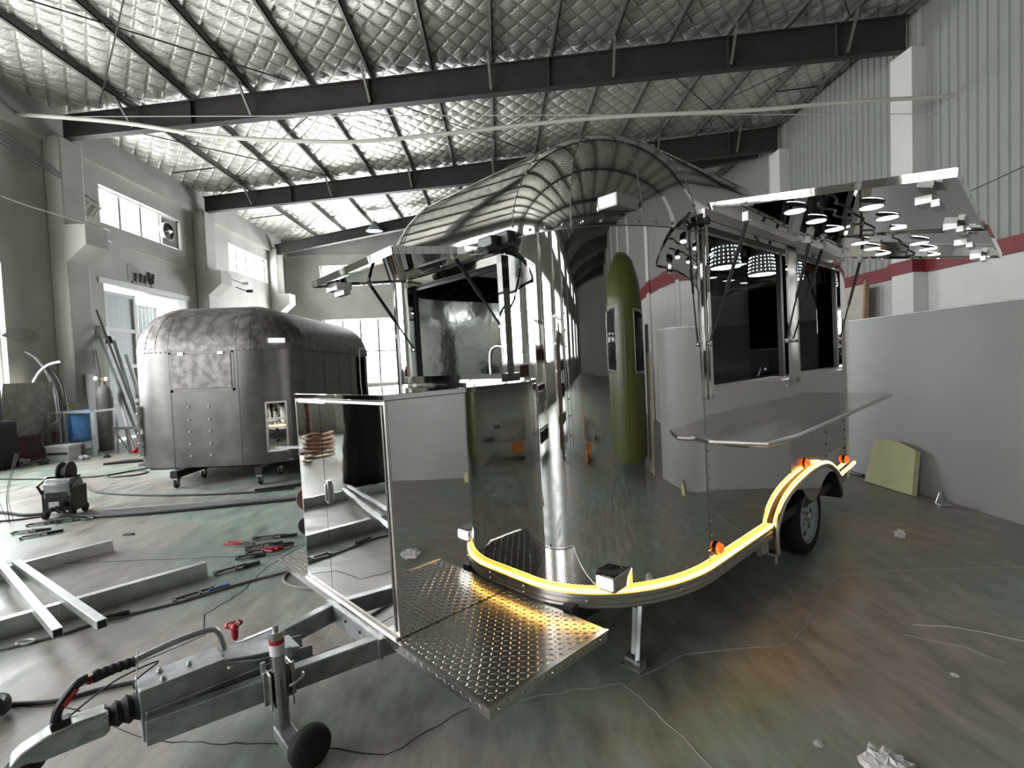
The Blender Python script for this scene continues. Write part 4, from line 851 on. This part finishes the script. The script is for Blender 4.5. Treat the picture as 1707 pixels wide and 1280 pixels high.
obj('carton_lid', MB().box(-9.22,-8.73,10.34,10.66,.27,.31), 'sticker', cb_, smooth=0); obj('carton_band', MB().box(-9.18,-8.78,10.347,10.35,.12,.17), 'raw_dark', cb_, smooth=0)
def curved(name, lb, pts, r, m): return tag(obj(name, MB().tube(smooth_path(pts,8), r, 8), m), lb, 'tube')
curved('curved_tube', 'bright curved tube end rising above the plywood sheet', [(-9.88,10.9,.2),(-9.88,10.9,1.4),(-9.80,10.95,1.75),(-9.62,11.0,1.95),(-9.40,11.05,2.02)], .03, 'alupipe')
curved('curved_tube', 'tall grey curved tube leaning on the first column', [(-9.70,11.25,0),(-9.70,11.25,1.2),(-9.75,11.15,1.75),(-9.83,11.0,2.1),(-9.93,10.85,2.27)], .035, 'galv')
curved('curved_tube', 'dark curved tube beside the tall grey curved tube', [(-9.55,11.3,0),(-9.56,11.3,1.2),(-9.64,11.25,1.7),(-9.8,11.15,1.92)], .035, 'raw_dark')
curved('curved_tube', 'short curved tube hooked over the gate rail', [(-9.3,13.2,1.85),(-9.2,13.5,2.02),(-9.1,13.9,2.0),(-9.0,14.2,1.88)], .03, 'pipe')
rods = [((-8.1,11.7,0),(-9.75,12.6,3.30),'dark slim pipe, tallest of the pipes leaning by the gate','raw_dark',.025),((-8.3,11.8,0),(-9.7,12.5,2.85),'grey pipe leaning second tallest by the gate','pipe',.035),
        ((-8.0,11.5,0),(-9.6,12.9,2.55),'green grey pipe leaning on the gate edge','pipe',.04),((-7.85,11.6,0),(-9.4,13.0,2.2),'bright aluminium pipe leaning lowest by the gate','alupipe',.045),
        ((-8.15,11.3,0),(-9.5,12.6,2.0),'white pipe leaning behind the tall gas cylinder','white',.035),((-9.2,12.1,0),(-9.55,12.2,2.3),'narrow pale strip standing beside the first column','white_dull',.05)]
for a, b, lb, m, r in rods: tag(obj('pipe', MB().tube([a,b], r, 8), m), lb, 'pipe')
tag(obj('pale_plank', MB().bar((-9.45,11.95,0),(-9.6,12.05,1.75),.26,.03,(1,0,0)), 'white_dull', smooth=0), 'pale plank standing between column and gas cylinder', 'plank')
tag(obj('steel_trestle', MB().bar((-8.0,11.0,0),(-8.05,11.0,.55),.05,.05).bar((-8.35,11.0,.55),(-7.8,11.0,.55),.06,.05).bar((-8.3,11.0,.5),(-8.05,11.0,.1),.03,.03), 'raw_dark', smooth=0), 'low dark steel trestle in front of the leaning pipes', 'trestle')
tag(obj('red_tool', MB().bar((-7.9,10.9,.05),(-7.3,10.8,.06),.06,.06).bar((-7.8,10.8,.05),(-7.75,11.0,.2),.04,.04), 'redp', smooth=0), 'red tool lying by the left corner of the unfinished trailer', 'tool')
tag(obj('junk_pile', MB().box(-9.9,-9.3,9.3,9.9,0,.9).box(-9.8,-9.4,9.2,9.75,.9,1.5), 'steel_black', bevel=.03), 'dark machine at the left edge beside the plywood sheet', 'machine')
jb = [(-9.35,10.0,.12,'pale scrap block under the red brown board'),(-9.0,10.05,.10,'grey scrap lump in front of the red brown board'),(-8.5,10.4,.09,'grey scrap lump to the right of the carton'),(-8.2,10.6,.07,'pale scrap lump in front of the trestle')]
for i, (x,y,r,lb) in enumerate(jb): crumple('scrap_lump', lb, (x,y,0), r, 'card' if i % 2 == 0 else 'raw_dark', .6, seed=20+i)
tag(obj('dark_mat', MB().prism([(-7.5,9.6),(-6.7,9.9),(-6.65,10.05),(-7.3,9.95)], lambda u,v,w: (u,v,w), 0, .04), 'rubber', smooth=0), 'dark strip on the floor left of the unfinished trailer', 'strip')
# rebar bundle at the far left
rbn = thing('wire_bundle', 'bundle of thin rusty wires standing at the left edge', 'wires', loc=(-5.75,5.85,0))
wm = MB()
for i in range(9):
    a = random.uniform(-.10,.10); wm.tube(smooth_path([(a*.5,random.uniform(-.1,.1),0),(a,0,.35),(a*1.8+.05,.02,.80)],4), .0025, 5)
obj('wire', wm, 'raw_dark', rbn, kind='stuff')

# ------------------------------------------------------------------ welding machine and floor clutter
wd = thing('welding_machine', 'dark portable wire welder on small wheels on the green floor', 'welder', loc=(-5.28,6.15,0), rz=.25)
obj('case', MB().prism([(-.16,.08),(.16,.08),(.16,.30),(.10,.44),(-.12,.46),(-.16,.40)], lambda u,v,w: (w,u,v), -.13, .13), 'galv', wd, bevel=.01)
obj('control_panel', MB().prism([(-.172,.24),(-.165,.24),(-.13,.42),(-.14,.42)], lambda u,v,w: (w,u,v), -.11, .11), 'black', wd, smooth=0)
obj('front_plate', MB().box(-.125,.125,-.168,-.160,.085,.25), 'steel_black', wd, bevel=.004); obj('side_plate', MB().box(.13,.15,-.16,.16,.06,.34), 'steel_black', wd, bevel=.005); obj('side_plate', MB().box(-.15,-.13,-.16,.16,.06,.34), 'steel_black', wd, bevel=.005)
obj('label_plate', MB().box(-.08,.02,-.171,-.167,.12,.20), 'sticker', wd)
obj('handle_bar', MB().tube([(.14,-.16,.30),(.16,-.20,.40),(.16,.0,.46),(-.16,.0,.46),(-.16,-.20,.40),(-.14,-.16,.30)], .014, 8), 'black', wd)
obj('wire_spool', MB().lathe([(.13,-.05),(.13,-.035),(.06,-.03),(.06,.03),(.13,.035),(.13,.05)], (0,.06,.50), 'x', 22), 'cable', wd); obj('spool_label', MB().lathe([(.061,-.028),(.075,-.028),(.075,.028),(.061,.028)], (0,.06,.50), 'x', 18), 'white', wd)
for x in (-.13, .13):
    for y in (-.14,.14): obj('wheel', MB().cyl((x-.02,y,.05),(x+.02,y,.05),.05,16), 'rubber', wd)
obj('cable_plug', MB().cyl((.08,-.16,.17),(.08,-.24,.15),.03,12).cyl((-.05,-.16,.12),(-.05,-.22,.11),.022,12), 'black', wd)
def cable(lb, pts, r=.012, m='cable', name='floor_cable'): return tag(obj(name, MB().tube(smooth_path([(p[0],p[1],(p[2] if len(p)>2 else r)) for p in pts],7), r, 7), m), lb, 'cable')
cable('thick black cable from the welder running along the long aluminium tube', [(-5.22,5.94,.15),(-5.1,5.97,.05),(-4.9,5.98),(-4.66,5.94),(-4.25,5.97),(-3.77,6.07),(-3.25,6.2),(-2.7,6.34),(-2.2,6.5)], .018)
cable('thin dark cable curving from the wall towards the castor frame', [(-6.93,8.29),(-6.5,7.9),(-6.27,7.69),(-5.9,7.35),(-5.55,7.15),(-4.82,6.93),(-4.13,6.84),(-3.41,6.85),(-2.9,7.0)], .012)
cable('dark green cable looped on the floor at the left of the trailer shell', [(-8.4,8.57),(-7.71,8.45),(-7.23,8.40),(-6.67,8.5),(-6.4,8.85),(-6.1,8.75),(-6.05,8.5),(-6.35,8.35),(-6.6,8.5),(-6.4,8.9),(-6.2,9.3)], .012)
cable('dark hose coming in from the left edge to the welder', [(-6.4,6.4),(-6.0,6.25),(-5.75,6.15),(-5.55,6.2),(-5.42,6.28,.10)], .018)
cable('second hose curving at the left edge below the welder', [(-6.3,6.05),(-5.95,5.95),(-5.7,5.98),(-5.5,6.1),(-5.45,6.2,.06)], .010)
cable('grey cable lying under the square tubes and the front beam', [(-3.4,2.95),(-3.06,3.05),(-2.93,3.13),(-2.84,3.19),(-2.67,3.37),(-2.33,3.59),(-2.05,3.85),(-1.85,4.0),(-1.5,4.25)], .009, 'cable_l')
cable('pale looped hose end beside the tread plate deck', [(-1.62,4.13),(-1.75,4.02),(-1.72,3.86),(-1.57,3.74),(-1.41,3.70),(-1.3,3.72)], .010, 'cable_l')
cable('black cable behind the tow coupling at lower left', [(-3.2,2.40),(-2.8,2.47),(-2.54,2.51),(-2.28,2.52),(-2.12,2.60),(-1.93,2.66),(-1.6,2.72),(-1.2,2.9)], .010)
cable('thin dark wire crossing the floor below the A frame', [(-1.15,2.55),(-1.05,2.7),(-.9,2.95),(-.85,3.05)], .005)
cable('dark cable bunched between the castor frame and the storage box', [(-3.4,6.9),(-3.0,7.1),(-2.6,7.3),(-2.3,7.1),(-2.0,6.8)], .022)
hg = tag(obj('cable_joint', MB().cyl((-2.72,3.36,.02),(-2.58,3.44,.02),.02,10), 'black'), 'black cable joint on the grey cable by the square tubes', 'joint')
tag(obj('cable_hook', MB().tube([(-2.98+.05*math.cos(t),3.12+.03*math.sin(t),.012) for t in lin(0,2*PI,14)], .006, 6), 'white'), 'small white ring on the grey cable at lower left', 'ring')
tag(obj('cable_coil', MB().tube([(-2.52+.07*math.cos(t),2.42+.07*math.sin(t),.03+.004*t) for t in lin(0,4*PI,40)], .02, 7), 'cable'), 'dark round coil at the left edge of the floor', 'coil')
def channel(name, lb, p0, p1, h_, w_, m='alupipe', holes=()):
    p0, p1 = Vector(p0), Vector(p1); d = (p1-p0).normalized(); s = Vector((0,0,1)).cross(d)
    mb = MB(); mid = (p0+p1)/2; L = (p1-p0).length/2; U = Vector((0,0,1))
    mb.obox(mid+U*h_/2-s*w_/2, d, s, U, L, .004, h_/2); mb.obox(mid+U*.004, d, s, U, L, w_/2, .004); mb.obox(mid+U*(h_-.004), d, s, U, L, w_/2, .004)
    o = tag(obj(name, mb, m, smooth=0), lb, 'beam')
    if holes:
        hb = MB()
        for t in holes:
            for z in (.35, .68): c = p0+(p1-p0)*t-s*(w_/2+.003)+U*h_*z; hb.cyl(c, c-s*.004, .010, 10)
        obj('bolt_hole', hb, 'white', o, kind='stuff')  # white discs paint the bright floor showing through the holes
    return o
channel('channel_beam', 'silver channel beam lying further back on the floor at left', (-4.75,4.10-.75,0), (-3.70,4.78,0), .10, .05, holes=(.55,))
channel('channel_beam', 'silver channel beam lying nearer, under two square tubes', (-3.95,2.45,0), (-2.42,4.06,0), .115, .055, holes=(.60,.95))
def sqtube(lb, p0, p1, w_):
    o = tag(obj('square_tube', MB().bar(p0,p1,w_,w_), 'alupipe', smooth=0, bevel=.003), lb, 'tube'); p0, p1 = Vector(p0), Vector(p1); d = (p1-p0).normalized()
    obj('open_end', MB().bar(p1, p1+d*.002, w_*.82, w_*.82), 'black', o, smooth=0)
sqtube('square tube crossing the beams, left one of the crossed pair', (-4.15,4.18,.128), (-2.62,2.94,.146), .05)
sqtube('square tube crossing the beams, right one of the crossed pair', (-4.02,4.18,.129), (-2.43,3.02,.147), .052)
tag(obj('long_aluminium_tube', MB().bar((-4.81,6.12,.025),(-2.2,6.50,.025),.05,.05), 'alupipe', smooth=0), 'long thin aluminium tube lying in front of the trailer shell', 'tube')
def tool(lb, p, ang, L, mh, kind, grp=None):
    """clamp, pliers or file: steel jaw bar with a handle"""
    t = thing('hand_'+kind, lb, kind, loc=(p[0],p[1],0), rz=ang, group=grp)
    if kind == 'pliers':
        obj('jaw', MB().bar((0,0,.02),(L*.35,.0,.02),.03,.02).bar((L*.30,-.012,.02),(L*.45,-.02,.02),.02,.018), 'raw_dark', t, smooth=0)
        obj('grip', MB().tube(smooth_path([(L*.42,-.015,.02),(L*.7,-.035,.022),(L,-.025,.02)],4), .011, 8), mh, t); obj('grip', MB().tube(smooth_path([(L*.42,.012,.02),(L*.7,.035,.022),(L,.03,.02)],4), .011, 8), mh, t)
    else:
        obj('bar', MB().box(0,L*.75,-.008,.008,.008,.026).box(0,.02,-.05,.0,.008,.026).box(L*.45,L*.49,-.06,.012,.006,.03), 'raw_dark', t, smooth=0)
        obj('grip', MB().cyl((L*.62,-.045,.018),(L,-.05,.018),.015,10), mh, t); obj('screw', MB().cyl((L*.2,-.047,.018),(L*.62,-.047,.018),.007,8), 'alu', t)
tool('red handled pliers at the left end of the clamp heap', (-2.36,4.72), 2.9, .30, 'redp', 'pliers')
tool('long dark clamp at the back of the clamp heap', (-2.45,4.90), .25, .40, 'black', 'clamp')
tool('dark clamp lying across the middle of the clamp heap', (-2.40,4.62), .55, .32, 'black', 'clamp')
tool('red handled clamp at the front of the clamp heap', (-2.33,4.50), .50, .30, 'redp', 'clamp')
tool('black pliers at the right end of the clamp heap', (-2.22,4.60), .3, .26, 'black', 'pliers')
tool('dark short clamp lowest in the clamp heap', (-2.36,4.40), .35, .24, 'black', 'clamp')
tool('red gripped pliers half under the clamp heap', (-2.30,4.62), -.4, .24, 'redp', 'pliers')
tool('dark clamp with black grip lying alone right of the front beam', (-2.37,4.06), .75, .34, 'black', 'clamp')
tool('blue handled clamp lying beside the front beam end', (-2.40,3.60), .78, .36, 'blue', 'clamp')
for i, (x,y,a,lb) in enumerate(((-5.35,5.72,.5,'dark clamp nearest the left edge, below the welder'),(-5.1,5.78,.6,'second dark clamp below the welder'),(-5.25,5.45,.35,'dark clamp in front of the pair below the welder'),(-5.0,5.25,.75,'dark clamp lying nearest in the group below the welder'))): tool(lb, (x,y), a, .34, 'black', 'clamp')
tool('dark pliers on the floor right of the welder wheels', (-4.98,5.90), -.2, .24, 'black', 'pliers')
tag(obj('floor_chip', MB().box(-3.93,-3.84,5.22,5.26,0,.015), 'raw_dark', smooth=0), 'small dark offcut on the floor behind the back beam', 'offcut')
# small stand and grinder behind the storage box
st = thing('work_stand', 'narrow steel stand with a grey triangular top left of the storage box', 'stand', loc=(-2.45,6.10,0))
obj('stand_top', MB().prism([(-.26,-.05),(.32,-.16),(.32,.12)], lambda u,v,w: (u,v,w), .705, .73), 'galv', st, smooth=0); obj('stand_leg', MB().box(.02,.14,-.04,.06,.16,.705).box(-.01,.17,-.07,.09,.10,.16), 'white_dull', st, smooth=0)
obj('stand_base', MB().box(-.04,.24,-.10,.12,0,.05).box(.05,.11,-.02,.04,.05,.10), 'galv', st, smooth=0)
gr = thing('hose_reel', 'dark red disc with a hanging cable beside the storage box', 'reel', loc=(-2.17,5.62,.20))
obj('reel_disc', MB().lathe([(.02,-.03),(.13,-.03),(.15,0),(.13,.03),(.02,.03)], (0,0,0), 'y', 24), 'rust', gr); obj('reel_cable', MB().tube(smooth_path([(.02,0,-.1),(-.02,.0,-.16),(.05,-.1,-.19),(.08,-.3,-.19)],5), .010, 6), 'cable', gr)
ag = tag(obj('angle_grinder', MB().cyl((-1.93,4.98,.05),(-1.72,4.93,.05),.035,14).cyl((-1.94,4.98,.03),(-1.94,4.98,.08),.03,12), 'alu'), 'small angle grinder at the left side of the storage box', 'grinder'); obj('grinding_disc', MB().lathe([(.01,-.008),(.085,-.006),(.085,.006),(.01,.008)], (-1.97,5.0,.085), 'y', 24), 'black', ag)
tag(obj('white_plug', MB().box(-1.95,-1.88,5.28,5.33,0,.05), 'white', bevel=.006), 'small white plug on the floor beside the storage box', 'plug')
# tarpaulin heap under the deck
tpm = MB(); rr = random.Random(4)
us, vs = lin(-.42,.42,20), lin(-.16,.16,10)
hts = {}
def tarp(u, v):
    e = max(0, 1-(u/.42)**2)*max(0, 1-(v/.16)**2); return (-.78+u, 3.98+v*1.3, .012+e*(.085+.03*math.sin(u*23+v*9)+.025*math.sin(v*41-u*13)+.02*math.sin(u*47)))
tag(obj('tarpaulin', tpm.grid(tarp, us, vs), 'cloth', smooth=25, solid=-.004), 'crumpled grey green tarpaulin on the floor behind the tread deck', 'tarpaulin')

# ------------------------------------------------------------------ what stands behind the camera and shows in the polished shell
OTM = rotz(-1.05).to_4x4(); OTM.translation = (1.20, -1.02, 0)
OT = thing('olive_trailer', 'olive green rounded trailer mirrored in the polished trailer corner', 'trailer', mw=OTM)
S3 = Shell(0, 4.2, 2.6, .95, 1.23, .38, 2.25, .75)
shell_common(S3, OT, 'olive', 'olive', 2, 'olive')
obj('front_wall', MB().box(0,.012,1.23,1.37,.38,2.25), 'olive', OT); obj('side_wall', MB().box(.95,3.25,0,.012,.38,2.25), 'olive', OT); obj('side_wall', MB().box(.95,3.25,2.588,2.6,.38,2.25), 'olive', OT); obj('rear_wall', MB().box(4.188,4.2,1.23,1.37,.38,2.25), 'olive', OT)
for c in ('fr','fl'):
    obj('wrap_window', MB().grid(lambda u, v: tuple(S3.plan(c,u,.012)[0]*1+Vector((0,0,v-S3.zw))), lin(.40,1.25,14), (1.45,2.2)), 'darkwin', OT, solid=-.006)
    obj('window_rim', MB().tube([S3.plan(c,u,.014)[0]+Vector((0,0,z-S3.zw)) for u, z in [(t,1.45) for t in lin(.40,1.25,12)]+[(t,2.2) for t in lin(1.25,.40,12)]+[(.40,1.45)]], .015, 6, False), 'alu', OT)
obj('nose_strip', MB().box(-.03,0,1.25,1.35,.38,2.25), 'olive', OT, bevel=.01)
wheel(OT, (2.3,.05,.30), .30, .18, -1); wheel(OT, (2.3,2.55,.30), .30, .18, 1)
for (x, y, w_, h_, tl, m, lb) in ((4.3,-.75,.5,1.7,.12,'ply2','pale plywood offcut leaning by the near panel end, seen mirrored'),(5.2,-1.6,.45,2.2,.12,'white_dull','tall white board behind the camera, seen mirrored'),(-3.6,-2.6,.55,1.9,.2,'brown','brown board behind the camera, seen mirrored'),(-2.9,-1.9,.35,2.1,.15,'ply','grey narrow board behind the camera, seen mirrored')):
    tag(obj('board', MB().prism([(0,0),(.03,0),(.03+tl,h_),(tl,h_)], lambda u,v,w: (x+u,y+w,v), 0, w_), m, smooth=0), lb, 'board')
def rack(lb, x, y, w_, d_, h_, n):
    t = thing('steel_rack', lb, 'rack', loc=(x,y,0))
    for a in (0, w_):
        for b in (0, d_): obj('post', MB().box(a-.025,a+.025,b-.025,b+.025,0,h_), 'alupipe', t, smooth=0)
    for i in range(n): z = .2+(h_-.25)*i/(n-1); obj('shelf', MB().box(0,w_,0,d_,z-.02,z+.02), 'galv', t, smooth=0)
    for i in range(n-1):
        z = .2+(h_-.25)*i/(n-1)+.02
        for q_ in range(3): s_ = random.uniform(.12,.26); obj('crate', MB().box(.06+q_*w_/3,.06+q_*w_/3+s_,.05,d_-.05,z,z+s_), random.choice(['raw_dark','card','cable','rust','white_dull']), t, smooth=0)
rack('steel shelf rack with mixed boxes behind the camera at left', -5.2, -.9, .5, 1.4, 2.2, 4)
rack('second steel shelf rack behind the camera, further back', -4.6, -4.6, .5, 1.6, 2.4, 5)
rack('low steel rack nearest the left windows behind the camera', -7.6, 1.2, .6, 1.8, 1.7, 4)
ld = thing('ladder', 'pale aluminium ladder behind the camera, seen mirrored', 'ladder', loc=(-2.2,-2.6,0), rz=.5)
for yy in (-.2,.2): obj('stile', MB().bar((0,yy,0),(-.55,yy*.85,2.6),.06,.03), 'alupipe', ld, smooth=0)
for i in range(8): z = .3+.29*i; obj('rung', MB().bar((-.21*z,-.2,z),(-.21*z,.2,z),.04,.03), 'alupipe', ld, smooth=0)
tag(obj('timber_stack', MB().box(-1.2,.2,-5.2,-4.6,0,.25).box(-1.1,.1,-5.15,-4.65,.25,.4), 'ply', smooth=0), 'stack of grey timber on the floor behind the camera', 'timber')
tag(obj('orange_trolley', MB().box(-.6,-.1,-2.9,-2.4,.15,.22).bar((-.6,-2.65,.2),(-.75,-2.65,1.1),.04,.04).cyl((-.5,-2.95,.1),(-.5,-2.35,.1),.1,14), 'orange', smooth=0), 'orange hand trolley behind the camera, seen mirrored', 'trolley')
cvm = MB().grid(lambda u, v: (-5.08+(.34+.03*math.sin(9*u+4*v))*math.cos(u)*(1-.18*v), 4.25+(.36+.03*math.sin(7*u-5*v))*math.sin(u)*(1-.18*v), v), lin(0,2*PI,40), lin(0,1.75,10))
cvo = tag(obj('covered_dummy', cvm, 'rubber', smooth=50, solid=.006), 'tall dummy under a black sheet left of the beams, mirrored in the box door', 'machine'); obj('sheet_top', MB().ball((-5.08,4.25,1.74), .24, 16, 6, .35), 'rubber', cvo)  # added out of view so the box door mirrors a dark shape
tag(obj('dummy_stand', MB().lathe([(.30,0),(.30,.04),(.06,.06),(.05,1.0),(.26,1.05),(.30,1.25),(.24,1.5),(.05,1.55)], (-7.45,6.35,0), 'z', 20), 'rust', smooth=50), 'red brown dummy stand at far left, mirrored in the left box door', 'stand')  # added out of view to give the left door a dark brown reflection
tag(obj('hose_heap', MB().tube([(-6.6+.32*math.cos(t)*(1+.1*math.sin(2.3*t)), 5.75+.22*math.sin(t)*(1+.1*math.sin(3.1*t)), .03+.012*t) for t in lin(0,12*PI,150)], .022, 6), 'brown', smooth=50), 'heap of coiled brown hose at far left, mirrored in the left box door', 'hose')
